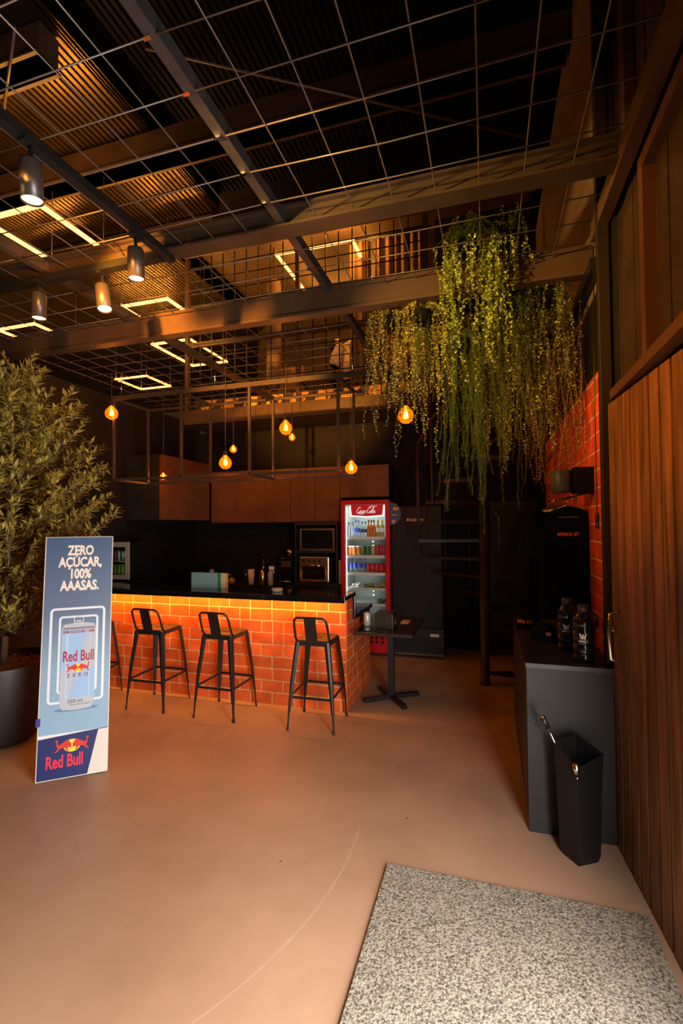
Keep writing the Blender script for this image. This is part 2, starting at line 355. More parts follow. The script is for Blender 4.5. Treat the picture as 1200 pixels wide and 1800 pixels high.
# roof: ribbed sheets running front to back
mb = MB(); p = 0.064
def ribs(mb, x0, x1, y0, y1, z, m=0):
    xs = []; x = x0
    while x < x1: xs += [(x, 0), (x+0.036, 0), (x+0.043, 0.022), (x+0.057, 0.022)]; x += p
    vs = [(a, y0, z+b) for a, b in xs] + [(a, y1, z+b) for a, b in xs]; n = len(xs)
    mb.add(vs, [(i, n+i, n+i+1, i+1) for i in range(n-1)], m)
ribs(mb, -12.5, -4.46, -1.0, 14.5, 5.80); ribs(mb, -4.46, -3.30, -1.0, 5.42, 5.80)
ribs(mb, -3.28, 0.70, -1.0, 5.42, 6.05, 1); mb.box(-3.30, -1.0, 5.80, -3.28, 5.42, 6.06, 1)
mb.box(-12.5, -1, 6.25, 0.9, 14.5, 6.3, 1)
struct(mb.build('ceiling', [ROOF, ROOFDK]))

# ------------------------------------------------------------------ roof beams
def one(mb, name, mats, label, cat, origin, group=None, bevel=0.0):
    return tag(mb.build(name, mats, origin=origin, bevel=bevel), label, cat, group)
for i, (y, x1, lab) in enumerate(((2.95, -3.35, 'dark brown roof girder nearest the camera, cut by the top left corner'),
                      (4.12, 0.66, 'long dark brown roof girder crossing behind the wire mesh, full width'),
                      (5.45, -3.35, 'brown roof girder at the far end of the lit ribbed roof, carrying a pipe'))):
    mb = MB().box(-6.5 if i != 1 else -7.5, y-0.09, 5.50, x1, y+0.09, 5.78)
    mb.box(-6.5 if i != 1 else -7.5, y-0.12, 5.50, x1, y+0.12, 5.52)
    one(mb, 'roof_girder', BEAM, lab, 'beam', ((-5+x1)/2, y, 5.5), 'roof girders')
one(MB().tube([(-6.4, 5.24, 5.44), (-3.4, 5.24, 5.44)], 0.045, 10), 'conduit_pipe', TANWOOD, 'brown pipe hung below the far roof girder', 'pipe', (-4.9, 5.24, 5.44))
one(MB().box(-4.41, 6.18, 5.86, 0.6, 6.30, 6.24), 'fascia_beam', BEAM, 'tall plain brown fascia beam above the caged mezzanine rail', 'beam', (-1.9, 6.24, 5.86))
one(MB().tube([(-2.49, 3.04, 5.46), (0.40, 4.86, 5.46)], 0.012, 6), 'tie_rod', WIRE, 'thin yellowish tie rod running diagonally across the dark right roof', 'rod', (-1.0, 4.0, 5.46), 'roof tie rods')
one(MB().tube([(-3.30, 2.62, 5.46), (-4.2, 3.22, 5.46)], 0.012, 6), 'tie_rod', WIRE, 'thin tie rod slanting through the top left corner', 'rod', (-3.7, 2.9, 5.46), 'roof tie rods')

# B1, B2: cross beams at mesh height
MZ = 3.5
mb = MB().box(-4.64, 2.55, MZ-0.01, 0.67, 2.61, MZ+0.10).box(-4.64, 2.52, MZ-0.02, 0.67, 2.64, MZ-0.005).box(-4.64, 2.52, MZ+0.09, 0.67, 2.64, MZ+0.105)
one(mb, 'cross_beam', M('dark_brown_steel', (0.048, 0.028, 0.016), 0.5, noise=0.4, nscale=3), 'dark steel cross beam nearer the camera, in line with the left spotlights', 'beam', (-2, 2.63, MZ), 'cross beams under the roof')
mb = MB().box(-4.64, 3.40, MZ-0.13, 0.67, 3.44, MZ+0.05).box(-4.64, 3.38, MZ-0.15, 0.67, 3.47, MZ-0.13)
one(mb, 'cross_beam', BEAM, 'brown steel cross beam with orange lit underside, behind the spotlights and carrying the hanging plants', 'beam', (-2, 3.42, MZ-0.1), 'cross beams under the roof')
# T beams front to back
for x, lab in ((-1.127, 'long grey steel tube running front to back through the middle of the mesh ceiling'),
               (-2.90, 'dark steel tube running front to back over the bar, left of the long grey tube')):
    mb = MB().box(x-0.025, 0.6, MZ+0.006, x+0.025, 6.28, MZ+0.075)
    y = 0.70
    t = thing('mesh_support_tube', (x, 3.4, MZ), lab, 'beam', 'mesh support tubes')
    mb.build('tube', TUBE if x > -2 else BEAM, t)
    for k in range(24): MB().box(x-0.032, 0.70+0.2346*k-0.008, MZ-0.004, x+0.0, 0.70+0.2346*k+0.008, MZ+0.010).build('wire_clip', CHROME, t)
# side beam along the right wall
one(MB().box(0.62, 0.8, MZ-0.05, 0.68, 3.2, MZ+0.06), 'side_beam', LINTEL, 'red-brown steel beam running front to back along the top of the right wall', 'beam', (0.65, 2, MZ))
one(MB().box(0.615, 3.2, MZ-0.22, 0.67, 6.9, MZ-0.14), 'side_beam', BLACKMET, 'black steel beam below the beige upper wall at the right', 'beam', (0.64, 5, 3.3))
# wire mesh panels
for i, (xa, xb, lab) in enumerate(((-4.62, -2.925, 'wire mesh ceiling panel at far left, below the warm light frames'),
                                   (-2.875, -1.152, 'wire mesh ceiling panel between the two front-to-back steel tubes'),
                                   (-1.10, 0.60, 'wire mesh ceiling panel at right, under the black roof'))):
    mb = MB(); y = 0.70; ye = 4.60 if i == 2 else 6.25
    while y < ye:
        w = [(xa, y, MZ), ((xa*0.6+xb*0.4), y+rnd.uniform(-.008,.008), MZ-rnd.uniform(0,.012)), (xb, y, MZ)]
        mb.tube(w, 0.0036, 5); y += 0.2346
    n = 8; st = (0.2216)
    for k in range(1, 8):
        x = (-1.127 if i > 0 else -2.90) + (st*k if i == 2 else -st*k)
        if xa <= x <= xb:
            pts = [(x + rnd.uniform(-.006,.006), yy, MZ+0.006 - rnd.uniform(0,.010)) for yy in (0.6, 1.6, 2.6, 3.4, 4.4, min(5.4, ye-0.02), ye)]
            mb.tube(pts, 0.0036, 5)
    one(mb, 'wire_mesh_panel', WIRE, lab, 'wire mesh', ((xa+xb)/2, 3.4, MZ), 'wire mesh ceiling panels')

# ================================================================== LIGHT FRAMES
def led_frame(x0, x1, y0, y1, z, label, top):
    t = thing('led_light_frame', ((x0+x1)/2, (y0+y1)/2, z), label, 'ceiling light', 'rectangular light frames')
    h = MB(); l = MB(); w = 0.042
    for (a, b, c, d) in ((x0, y0, x1, y0+w), (x0, y1-w, x1, y1), (x0, y0+w, x0+w, y1-w), (x1-w, y0+w, x1, y1-w)):
        l.box(a, b, z-0.003, c, d, z+0.020); h.box(a+(0.010 if c-a < 0.05 else 0), b+(0.010 if d-b < 0.05 else 0), z+0.020, c-(0.010 if c-a < 0.05 else 0), d-(0.010 if d-b < 0.05 else 0), z+0.032)
    h.build('housing', FRAMEST, t); l.build('light_strip', LED, t)
    for a in (x0+w/2, x1-w/2):
        for b in (y0+w/2, y1-w/2): MB().tube([(a, b, z+0.032), (a, b, top)], 0.003, 4).build('suspension_wire', WIRE, t)
    for cx, cy, sx_, sy_ in (((x0+x1)/2, y0+w/2, x1-x0, w), ((x0+x1)/2, y1-w/2, x1-x0, w), (x0+w/2, (y0+y1)/2, w, y1-y0), (x1-w/2, (y0+y1)/2, w, y1-y0)):
        light('AREA', 'strip_glow', (cx, cy, z+0.036), 10, (1.0, 0.42, 0.06), rot=(0.0, 0.0001, 1), parent=t, shape='RECTANGLE', size=sx_, size_y=sy_)
    light('AREA', 'frame_glow', ((x0+x1)/2, (y0+y1)/2, z-0.006), 15, (1.0, 0.38, 0.045), rot=(0.0, 0.0001, -1), parent=t, shape='RECTANGLE', size=x1-x0, size_y=y1-y0)
    return t
led_frame(-4.62, -3.87, 3.33, 4.13, 4.70, 'large glowing rectangular light frame at far left, right behind the biggest spotlight', 5.5)
led_frame(-4.70, -3.93, 5.24, 6.12, 4.70, 'glowing rectangular light frame half hidden by the brown cross beam, left of the caged mezzanine', 5.8)
led_frame(-7.00, -6.25, 5.30, 6.07, 4.70, 'small glowing light frame at far left, just above the olive tree', 5.8)
led_frame(-7.14, -6.37, 7.84, 8.62, 4.70, 'glowing light frame farthest back at left, above the hanging round bulb', 5.8)
led_frame(-5.20, -4.46, 6.50, 7.65, 4.70, 'glowing light frame seen through the left end of the mezzanine cage', 5.8)
led_frame(-3.00, -1.77, 6.50, 8.40, 5.80, 'glowing light frame on the mezzanine ceiling beside the curtain', 6.2)

# tracks and spots
one(MB().box(-1.942, 0.8, MZ-0.06, -1.897, 2.60, MZ-0.012), 'lighting_track', BLACKMET, 'black lighting track running front to back below the mesh, over the biggest spotlight', 'light track', (-1.92, 2, MZ-0.04), 'lighting tracks')
one(MB().box(-4.60, 2.505, MZ-0.07, -1.95, 2.562, MZ-0.021), 'lighting_track', BLACKMET, 'black lighting track running left to right under the nearer cross beam', 'light track', (-3.3, 2.62, MZ-0.05), 'lighting tracks')
def spot(px, py, top, tilt, label, energy, ln=0.155, r=0.046, cone=75, drop=0.10, beam=(1.0, 0.38, 0.045)):
    """px, py: where the middle of the can is seen; top: mounting point"""
    top = Vector(top)
    if px: q = onz(px, py, top.z - 0.255); top = Vector((q.x, q.y, top.z))
    t = thing('track_spotlight', top, label, 'spotlight', 'track spotlights')
    d = Vector(tilt).normalized(); c = top + Vector((0, 0, -drop))
    T = Matrix.Translation(c) @ d.to_track_quat('-Z', 'Y').to_matrix().to_4x4()
    MB().box(top.x-0.02, top.y-0.045, top.z-0.015, top.x+0.02, top.y+0.045, top.z).tube([top, c + Vector((0.0,0,-0.02))], 0.010, 8).build('bracket', BLACKMET, t)
    MB().lathe([(r*0.92, 0.02), (r, 0.01), (r, -ln), (r*0.94, -ln), (r*0.90, -ln+0.012), (0.0, -ln+0.014)], n=28, T=T).build('housing', M('spot_can', (0.035, 0.026, 0.022), 0.35), t)
    MB().lathe([(0.0, -ln+0.011), (r*0.88, -ln+0.009)], n=28, T=T).build('lens', LENS, t)
    light('SPOT', 'spot_beam', c + d*(ln+0.01), energy, beam, rot=d, parent=t, spot_size=radians(cone), spot_blend=0.8, shadow_soft_size=0.04)
    return t
spot(53, 352, (-1.918, 1.63, MZ-0.06), (0.02, 0.05, -1), 'biggest and nearest track spotlight, at the far left edge', 5)
spot(238, 490, (-1.918, 2.46, MZ-0.06), (0.0, 0.05, -1), 'track spotlight at the end of the front-to-back track, rightmost of the four', 5)
spot(180, 548, (-2.53, 2.63, MZ-0.07), (0.22, -0.10, -1), 'tilted track spotlight in the middle under the nearer cross beam', 5)
spot(68, 560, (-3.22, 2.63, MZ-0.07), (0.0, 0.02, -1), 'track spotlight hanging above the top of the olive tree', 45, cone=100)

spot(0, 0, (-1.918, 1.18, MZ-0.06), (2.7, 1.45, -0.85), 'added out-of-view track spotlight nearest the entrance, turned towards the plank door and brick wall', 420, cone=44)  # added spot outside the frame, warms the upper door and bricks
spot(0, 0, (-1.918, 0.95, MZ-0.06), (2.2, 2.5, 0.10), 'added out-of-view track spotlight at the entrance end, turned level towards the hanging plants', 560, cone=46, drop=0.30, beam=(1.0, 0.55, 0.13))  # extra unseen spot, put in to light the trailing foliage
spot(0, 0, (-1.918, 0.84, MZ-0.06), (-0.58, 5.5, 0.78), 'added out-of-view track spotlight last at the entrance end, turned towards the mezzanine', 3200, cone=30, drop=0.40)  # added unseen spot that lifts the striped board and mezzanine front

spot(0, 0, (-1.918, 1.32, MZ-0.06), (-0.95, 2.1, 0.17), 'added out-of-view track spotlight in the middle of the track, turned towards the brown cross beam', 190, cone=62, drop=0.30)  # another unseen spot, added to brighten the left face of the beam

# ================================================================== MEZZANINE
ZM = 3.51
struct(MB().box(-4.42, 6.30, 3.28, -0.70, 9.0, ZM-0.02).box(-4.42, 6.28, 3.28, -0.70, 6.30, ZM-0.015).box(-4.42, 6.25, 3.28, -0.70, 6.30, 3.30).build('floor_mezzanine', BEAM))
struct(MB().box(-4.42, 6.32, 6.16, 0.6, 9.0, 6.22).build('ceiling_mezzanine', M('mezz_ceiling', (0.09, 0.052, 0.025), 0.6)))
t = thing('mesh_railing', (-2.5, 6.30, ZM), 'tall black steel cage railing with square grid along the mezzanine edge', 'railing')
for x in (-4.39, -2.56, -0.74): MB().box(x-0.03, 6.305, ZM-0.01, x+0.03, 6.365, 5.86).build('post', BEAM, t)
MB().box(-4.36, 6.31, 4.47, -0.77, 6.36, 4.55).build('mid_rail', BEAM, t)
for x0, x1 in ((-4.36, -2.59), (-2.53, -0.77)):
    mb = MB(); n = 9
    for k in range(1, n): xx = x0 + (x1-x0)*k/n; mb.box(xx-0.007, 6.325, ZM, xx+0.007, 6.339, 5.86)
    z = ZM + 0.20
    while z < 5.8: mb.box(x0, 6.322, z-0.006, x1, 6.334, z+0.006); z += 0.20
    mb.build('grid_panel', BLACKMET, t)
# striped toe board
mb = MB(); mb.box(-4.30, 6.40, ZM-0.018, -0.76, 6.43, ZM+0.165, 1); x = -4.24
while x < -0.95:
    T = frame((x, 6.399, ZM-0.010), (1,0,0), (0,0,1)); mb.prism([(0,0), (0.225,0), (0.325,0.165), (0.10,0.165)], T, 0.004, 0); x += 0.375
one(mb, 'striped_kick_board', [STRIPEY, STRIPEB], 'amber and black diagonally striped board along the foot of the mezzanine railing', 'kick board', (-2.5, 6.4, ZM))
# curtain behind the railing
def curtain(x0, x1, y, z0, z1, name, label, amp=0.05, per=0.10):
    mb = MB(); n = int((x1-x0)/per*8); vs = []; m = 10
    for j in range(m):
        for i in range(n+1):
            a = i/n; fx = x0 + (x1-x0)*a; ph = (fx-x0)/per*2*pi
            vs.append((fx, y + amp*sin(ph + 0.6*sin(ph*0.37)) * (0.7+0.3*j/m), z1 + (z0-z1)*j/(m-1)))
    mb.add(vs, [(j*(n+1)+i, j*(n+1)+i+1, (j+1)*(n+1)+i+1, (j+1)*(n+1)+i) for j in range(m-1) for i in range(n)], 0, True)
    o = one(mb, name, CURTAIN, label, 'curtain', ((x0+x1)/2, y, z0), 'mezzanine curtains'); s = o.modifiers.new('s', 'SOLIDIFY'); s.thickness = 0.006
curtain(-1.97, -1.64, 7.0, ZM-0.01, 6.05, 'curtain', 'narrow tan curtain panel at the left edge of the folded curtains')
curtain(-1.58, -0.82, 7.0, ZM-0.01, 6.05, 'curtain', 'wide tan folded curtain behind the mezzanine cage, partly behind the plants', per=0.12)
one(MB().tube([(-2.0, 7.0, 6.10), (-0.74, 7.0, 6.10)], 0.014, 8), 'curtain_rod', BLACKMET, 'dark curtain rod above the mezzanine curtains', 'rod', (-1.3, 6.75, 6.1))
t = thing('hanging_cylinder', (-3.2, 6.9, 3.86), 'tall tan cylinder hanging on the mezzanine behind the cage', 'cylinder')
MB().lathe([(0.0, 3.86), (0.05, 3.87), (0.10, 3.95), (0.115, 4.05), (0.115, 5.55), (0.10, 5.62), (0.0, 5.65)], (-3.2, 6.9, 0), 24).build('body', TANWOOD, t)
MB().tube([(-3.2, 6.9, 5.64), (-3.2, 6.9, 6.165)], 0.008, 6).build('hanger', BLACKMET, t)
# armchair with round black arms beneath the tan cylinder
t = thing('armchair', (-3.25, 7.45, ZM-0.02), 'brown armchair with round black arms on the mezzanine', 'armchair')
MB().box(-3.52, 7.2, 3.85, -2.98, 7.7, 3.98).build('seat', TANWOOD, t, bevel=0.03)
MB().box(-3.50, 7.66, 3.98, -3.0, 7.76, 4.5).build('backrest', TANWOOD, t, bevel=0.03)
for sx in (-1, 1):
    cx = -3.25 + sx*0.31; MB().tube([(cx, 7.22+0.22+0.22*cos(a), 3.95+0.18*sin(a)) for a in [k*2*pi/16 for k in range(16)]], 0.018, 6, closed=True).build('arm', BLACKMET, t)
    for yy in (7.25, 7.62): MB().box(cx*0.92-0.26-0.02, yy, 3.49, cx*0.92-0.26+0.02, yy+0.04, 3.86).build('leg', BLACKMET, t)
# display rack with dark trays
t = thing('display_rack', (-2.35, 8.0, ZM-0.02), 'dark display rack with stacked black trays on the mezzanine, left of the white shirt', 'rack')
for k, z in enumerate((3.95, 4.25, 4.55, 4.85)): MB().box(-2.62, 7.85, z, -2.12, 8.2, z+0.03).build('shelf', BLACKMET, t)
for x in (-2.62, -2.14): MB().box(x, 8.17, 3.49, x+0.03, 8.2, 5.1).build('upright', BLACKMET, t)
for k, z in enumerate((4.28, 4.58, 4.88)):
    tag(MB().lathe([(0.05, 0), (0.065, 0.02), (0.065, 0.11), (0.02, 0.13), (0.0, 0.13)], (-2.48, 7.98, z), 14).lathe([(0.03, 0), (0.04, 0.02), (0.04, 0.07), (0.0, 0.075)], (-2.24, 7.98, z), 12).build('brass_fitting', BRASS, origin=(-2.4, 7.98, z)),
        'shiny brass pieces on the %s tray of the mezzanine rack' % ('lower', 'middle', 'upper')[k], 'brass fitting', 'brass pieces on the rack')

# ================================================================== T-SHIRT BUILDER
def shirt_mesh(mb, w=0.52, h=0.74, d=0.07, m=0):
    """hanging shirt: local x across, z up with the collar near z=0, front towards -y"""
    prof = [(-h, w*0.50), (-h*0.7, w*0.49), (-h*0.35, w*0.485), (-0.22, w*0.49), (-0.12, w*0.49), (-0.05, w*0.40), (-0.015, w*0.22), (0.0, w*0.17)]
    n = 24; vs = []; fs = []
    for i, (z, hw) in enumerate(prof):
        for j in range(n):
            a = 2*pi*j/n; fold = 0.006*sin(5*a + i)*(1 if i < 3 else 0.2)
            dd = d*(0.5 if i < 5 else 0.4) ; vs.append((hw*cos(a), dd*sin(a)*(1-0.3*abs(cos(a))) + fold, z - (0.03 if (i == 7 and sin(a) < -0.2) else 0)))
    for i in range(len(prof)-1):
        for j in range(n): fs.append((i*n+j, i*n+(j+1) % n, (i+1)*n+(j+1) % n, (i+1)*n+j))
    mb.add(vs, fs, m, True)
    for s in (-1, 1):
        pts = [(s*w*0.34, 0, -0.07), (s*w*0.47, 0, -0.11), (s*w*0.57, 0, -0.22), (s*w*0.64, 0, -0.36)]
        vs = []; fs = []; k = 12
        for i, p in enumerate(pts):
            hw = (0.075, 0.095, 0.10, 0.105)[i]; dirv = Vector((s*0.75, 0, -0.6)) if i < 2 else Vector((s*0.45, 0, -0.9)); dirv.normalize()
            ax = Vector((dirv.z, 0, -dirv.x))
            for j in range(k):
                a = 2*pi*j/k; vs.append(Vector(p) + ax*hw*cos(a) + Vector((0, d*0.42*sin(a), 0)))
        for i in range(3):
            for j in range(k): fs.append((i*k+j, i*k+(j+1) % k, (i+1)*k+(j+1) % k, (i+1)*k+j))
        mb.add(vs, fs, m, True)
    return mb
def hanger_mesh(mb):
    mb.tube([(-0.20, 0, -0.06), (0, 0, 0.015), (0.20, 0, -0.06)], 0.006, 6)
    mb.tube([(0, 0, 0.015), (0, 0, 0.05)] + [(0.018 - 0.018*cos(a), 0, 0.05 + 0.022*sin(a)) for a in [k*pi/6 for k in range(1, 7)]], 0.0028, 6)
    return mb
# white shirt on the mezzanine
t = thing('hanging_shirt', (-2.0, 7.3, 4.68), 'white shirt hanging behind the mezzanine cage, at the left of the curtain', 'shirt')
shirt_mesh(MB(), 0.50, 0.62, 0.10).build('shirt', WHITECLOTH, t, local=True); hanger_mesh(MB()).build('hanger', TANWOOD, t, local=True)
MB().tube([(0, 0, 0.05), (0, 0, 1.485)], 0.006, 6).build('cord', BLACKMET, t, local=True)
one(MB().box(-2.22, 7.27, ZM-0.02, -2.17, 7.32, 4.35), 'wooden_post', TANWOOD, 'thin tan post below the sleeve of the white shirt', 'post', (-2.1, 7.04, ZM))
t = thing('added_fill_lamp', (-2.0, 6.55, 6.12), 'small round fill lamp added under the mezzanine roof, hidden behind the fascia beam', 'fill lamp')  # lamp put in to brighten the curtain and cage, no such source known
MB().lathe([(0.08,0.0),(0.08,0.04),(0,0.04)], (-2.0, 6.55, 6.12), 18).build('housing', BLACKMET, t); MB().lathe([(0.0,-0.004),(0.075,-0.002)], (-2.0, 6.55, 6.12), 18).build('lens', LENS, t)
light('POINT', 'added_fill_glow', (-2.0, 6.55, 6.06), 45, WARM, parent=t, shadow_soft_size=0.08)

# ================================================================== SMALL STRUCTURE AT RIGHT
# entrance door: sliding plank door standing open against the wall
DA, DBv = Vector((0.640, 2.955, 0)), Vector((0.742, 1.55, 0)); du = (DBv-DA).normalized(); dn = Vector((-du.y, du.x, 0))
if dn.x > 0: dn = -dn
d = MB(); L = (DBv-DA).length; wv = 0.112; k = 0; a = 0.0
while a < L:
    b = min(a+wv-0.011, L); T = frame(DA + du*a, du, (0,0,1))
    s = 1 if T.to_3x3().col[2].dot(dn) > 0 else -1
    e = 0.004
    q = [(0,0.005), (b-a,0.005), (b-a,2.40), (0,2.40)]
    vs = [T @ Vector((x, z, -s*0.035)) for x, z in q] + [T @ Vector((x+(e if x < 0.01 else -e), z, s*0.0)) for x, z in q]
    d.add(vs, [(0,1,2,3),(4,5,6,7),(0,1,5,4),(1,2,6,5),(2,3,7,6),(3,0,4,7)]); a += wv; k += 1
T = frame(DA, du, (0,0,1)); s = 1 if T.to_3x3().col[2].dot(dn) > 0 else -1
door = d.build('door_1', WOOD, origin=DA); struct(door)
bk = MB(); bk.add([T @ Vector(v) for v in ((0,0.005,-s*0.05),(L,0.005,-s*0.05),(L,2.40,-s*0.05),(0,2.40,-s*0.05),(0,0.005,-s*0.034),(L,0.005,-s*0.034),(L,2.40,-s*0.034),(0,2.40,-s*0.034))],
      [(0,1,2,3),(4,5,6,7),(0,1,5,4),(1,2,6,5),(2,3,7,6),(3,0,4,7)]); bk.build('door_backing', CLOTH, door)
hp = DA + du*0.13 + dn*0.05
h = MB().tube([hp - dn*0.045 + Vector((0,0,1.02)), hp + Vector((0,0,1.04)), hp + dn*0.005 + Vector((0,0,1.16)), hp + Vector((0,0,1.27)), hp - dn*0.045 + Vector((0,0,1.29))], 0.010, 8)
h.build('door_handle', CHROME, door, label='chrome bow door handle')
lv = DA + du*0.045 + dn*0.03 + Vector((0,0,1.185))
MB().tube([lv - dn*0.03, lv], 0.012, 8).tube([lv, lv + du*0.075], 0.008, 8).build('door_latch', CHROME, door, label='chrome thumb latch')
# column and frames above the door
one(MB().box(0.615, 3.00, 0, 0.675, 3.055, 5.6), 'steel_column', M('column_black', (0.016,0.009,0.006), 0.55, spec=0.2), 'black-brown steel column between the brick wall and the plank door', 'column', (0.645, 3.03, 0), bevel=0.004)
one(MB().box(0.645, 0.9, 2.42, 0.705, 2.93, 2.47), 'door_lintel', LINTEL, 'red-brown steel rail directly above the plank door', 'rail', (0.67, 1.9, 2.42))
t = thing('panel_frame', (0.68, 1.9, 3.3), 'red-brown steel frame around the dark boards above the door', 'frame')
MB().box(0.665, 0.9, 3.31, 0.715, 2.42, 3.37).build('top_bar', LINTEL, t); MB().box(0.665, 2.36, 2.47, 0.715, 2.42, 3.31).build('upright', LINTEL, t)
one(MB().box(0.665, 2.60, 3.62, 0.71, 2.66, 5.4), 'wall_post', LINTEL, 'upright red-brown steel post high on the right boarded wall', 'post', (0.69, 2.63, 3.7))

# back door behind the stair
dd = MB().box(0.02, YB-0.05, 0.0, 0.62, YB-0.005, 2.05).build('door_2', BLACKLAM, origin=(0.3, YB-0.03, 0)); struct(dd)
kp = ony(873, 1038, YB-0.08)
MB().lathe([(0.0, -0.02), (0.026, -0.015), (0.034, 0.0), (0.026, 0.015), (0.012, 0.03), (0.012, 0.05)], T=frame(kp, (1,0,0), (0,0,1)), n=16).build('door_knob', BRASS, dd, label='brass round knob')
one(MB().tube([(0.06, 6.90, 1.93), (0.135, 6.86, 1.84), (0.135, 6.86, 0.95), (0.135, 6.91, 0.93)], 0.005, 6), 'pull_chain', CHROME, 'thin steel rod hanging beside the stair pole', 'rod', (0.15, 6.78, 1.5))

# ================================================================== BAR
t = thing('bar_counter', (-2.9, 4.6, 0), 'long orange brick bar with glossy black top, lit from under its edge', 'bar counter')
BX1 = -1.28
mb = MB().box(-4.63, 4.345, 0, BX1-0.01, 4.60, 1.045, 0).box(BX1-0.14, 4.60, 0, BX1-0.01, 5.28, 0.82, 0)
brickwork(mb, (-4.63, 4.345, 0), (1,0,0), (0,-1,0), 4.63-1.28, 1.045, seed=3)
brickwork(mb, (BX1-0.01, 4.335, 0), (0,1,0), (1,0,0), 0.265, 1.045, seed=4)
brickwork(mb, (BX1-0.01, 4.60, 0), (0,1,0), (1,0,0), 0.68, 0.82, seed=9)
mb.build('brick_base', [MORTAR, BRICK], t)
MB().box(-4.63, 4.205, 1.052, BX1+0.02, 4.58, 1.09).box(-4.63, 4.205, 1.032, BX1+0.02, 4.217, 1.052).box(-4.63, 4.58, 1.052, -4.09, 5.28, 1.09).box(BX1-0.02, 4.56, 0.82, BX1+0.02, 4.60, 1.05).build('bar_top', BLACKGLOSS, t, bevel=0.003)
MB().box(-4.10, 4.60, 0.825, BX1+0.02, 5.29, 0.865).build('work_top', BLACKGLOSS, t)
MB().box(-4.60, 4.222, 1.044, BX1-0.02, 4.238, 1.0515).build('light_strip', LEDBAR, t)
light('AREA', 'bar_strip_glow', ((-4.6+BX1)/2, 4.230, 1.042), 35, (1.0, 0.34, 0.025), rot=(0, 0.25, -1), parent=t, shape='RECTANGLE', size=3.25, size_y=0.03)

# ------------------------------------------------------------------ bar stools
def stool():
    t = thing('bar_stool', (0,0,0), '', 'bar stool', 'black metal bar stools along the bar')
    sz = 0.755
    mb = MB(); h = 0.155; n = 8; ring = []
    for q in range(4):
        cx = (h-0.04)*(1 if q in (0,3) else -1); cy = (h-0.04)*(1 if q in (0,1) else -1)
        for k in range(4): a = pi/2*q + pi/2*k/3; ring.append((cx+0.04*cos(a), cy+0.04*sin(a)))
    m = len(ring); vs = [(x, y, sz-0.045) for x, y in ring] + [(x, y, sz-0.006) for x, y in ring] + [(x*0.95, y*0.95, sz) for x, y in ring] + [(x*0.75, y*0.75, sz-0.004) for x, y in ring] + [(x*0.93, y*0.93, sz-0.045) for x, y in ring]
    fs = [(a*m+i, a*m+(i+1) % m, (a+1)*m+(i+1) % m, (a+1)*m+i) for a in range(3) for i in range(m)] + [tuple(range(3*m, 4*m))] + [(i, 4*m+i, 4*m+(i+1) % m, (i+1) % m) for i in range(m)]
    mb.add(vs, fs, 0, False); mb.box(-0.045, -0.010, sz-0.0035, 0.045, 0.010, sz-0.002, 1)
    mb.build('seat', [BLACKMET, M('slot_dark', (0.001,0.001,0.001), 0.9)], t, local=True)
    for sx in (-1, 1):
        for sy in (-1, 1):
            # tapered folded-sheet leg: wide at the top, narrow foot
            lg = MB(); vs = []
            for z, off, w in ((sz-0.012, 0.142, 0.036), (0.40, 0.180, 0.028), (0.16, 0.199, 0.019), (0.15, 0.200, 0.014), (0.035, 0.207, 0.012), (0.03, 0.208, 0.016), (0.0, 0.210, 0.016)):
                cx, cy = sx*off, sy*off
                c = Vector((cx, cy, z)); o = Vector((sx, sy, 0)).normalized(); s = Vector((-sy, sx, 0)).normalized()
                vs += [c + o*w*0.45, c + s*w*0.5 + o*w*0.20, c + s*w*0.85 - o*w*0.55, c - s*w*0.85 - o*w*0.55, c - s*w*0.5 + o*w*0.20]
            lg.add(vs, [(i*5+j, i*5+(j+1) % 5, (i+1)*5+(j+1) % 5, (i+1)*5+j) for i in range(6) for j in range(5)] + [(0,1,2,3,4), (34,33,32,31,30)])
            lg.build('leg', BLACKMET, t, local=True)
    zf = 0.275; o = 0.188
    for p, q in (((-o,-o,zf),(o,-o,zf)), ((-o,o,zf+0.02),(o,o,zf+0.02)), ((-o,-o,zf+0.01),(-o,o,zf+0.01)), ((o,-o,zf+0.01),(o,o,zf+0.01))):
        MB().bar(p, q, 0.009, 0.020).build('foot_rail', BLACKMET, t, local=True)
    pts = [(-0.150, -0.10, sz-0.03), (-0.152, -0.15, sz+0.02), (-0.148, -0.195, sz+0.14), (-0.140, -0.215, sz+0.185), (-0.115, -0.222, sz+0.205), (0, -0.226, sz+0.208)]
    pts = pts + [(-x, y, z) for x, y, z in reversed(pts[:-1])]
    MB().tube(pts, 0.0105, 8).build('back_frame', BLACKMET, t, local=True)
    sl = MB(); vs = []
    for z, y in ((sz-0.035, -0.160), (sz+0.03, -0.172), (sz+0.12, -0.200), (sz+0.21, -0.228)):
        vs += [(-0.052, y, z), (0.052, y, z), (0.052, y+0.006, z), (-0.052, y+0.006, z)]
    sl.add(vs, [(i*4+j, i*4+(j+1) % 4, (i+1)*4+(j+1) % 4, (i+1)*4+j) for i in range(3) for j in range(4)] + [(0,1,2,3), (12,13,14,15)])
    sl.build('back_slat', BLACKMET, t, local=True)
    return t
st = stool(); st.location = (-3.14, 4.055, 0); st.rotation_euler = (0,0,0.02)
st['label'] = 'black metal bar stool right beside the advertising board, second from the left'
dup(st, (-2.39, 4.052, 0), 'black metal bar stool in the middle of the bar, third from the left', -0.02)
dup(st, (-1.468, 4.052, 0), 'black metal bar stool at the right end of the brick bar', 0.03)
dup(st, (-3.98, 4.06, 0), 'black metal bar stool mostly hidden behind the advertising board', 0.03)

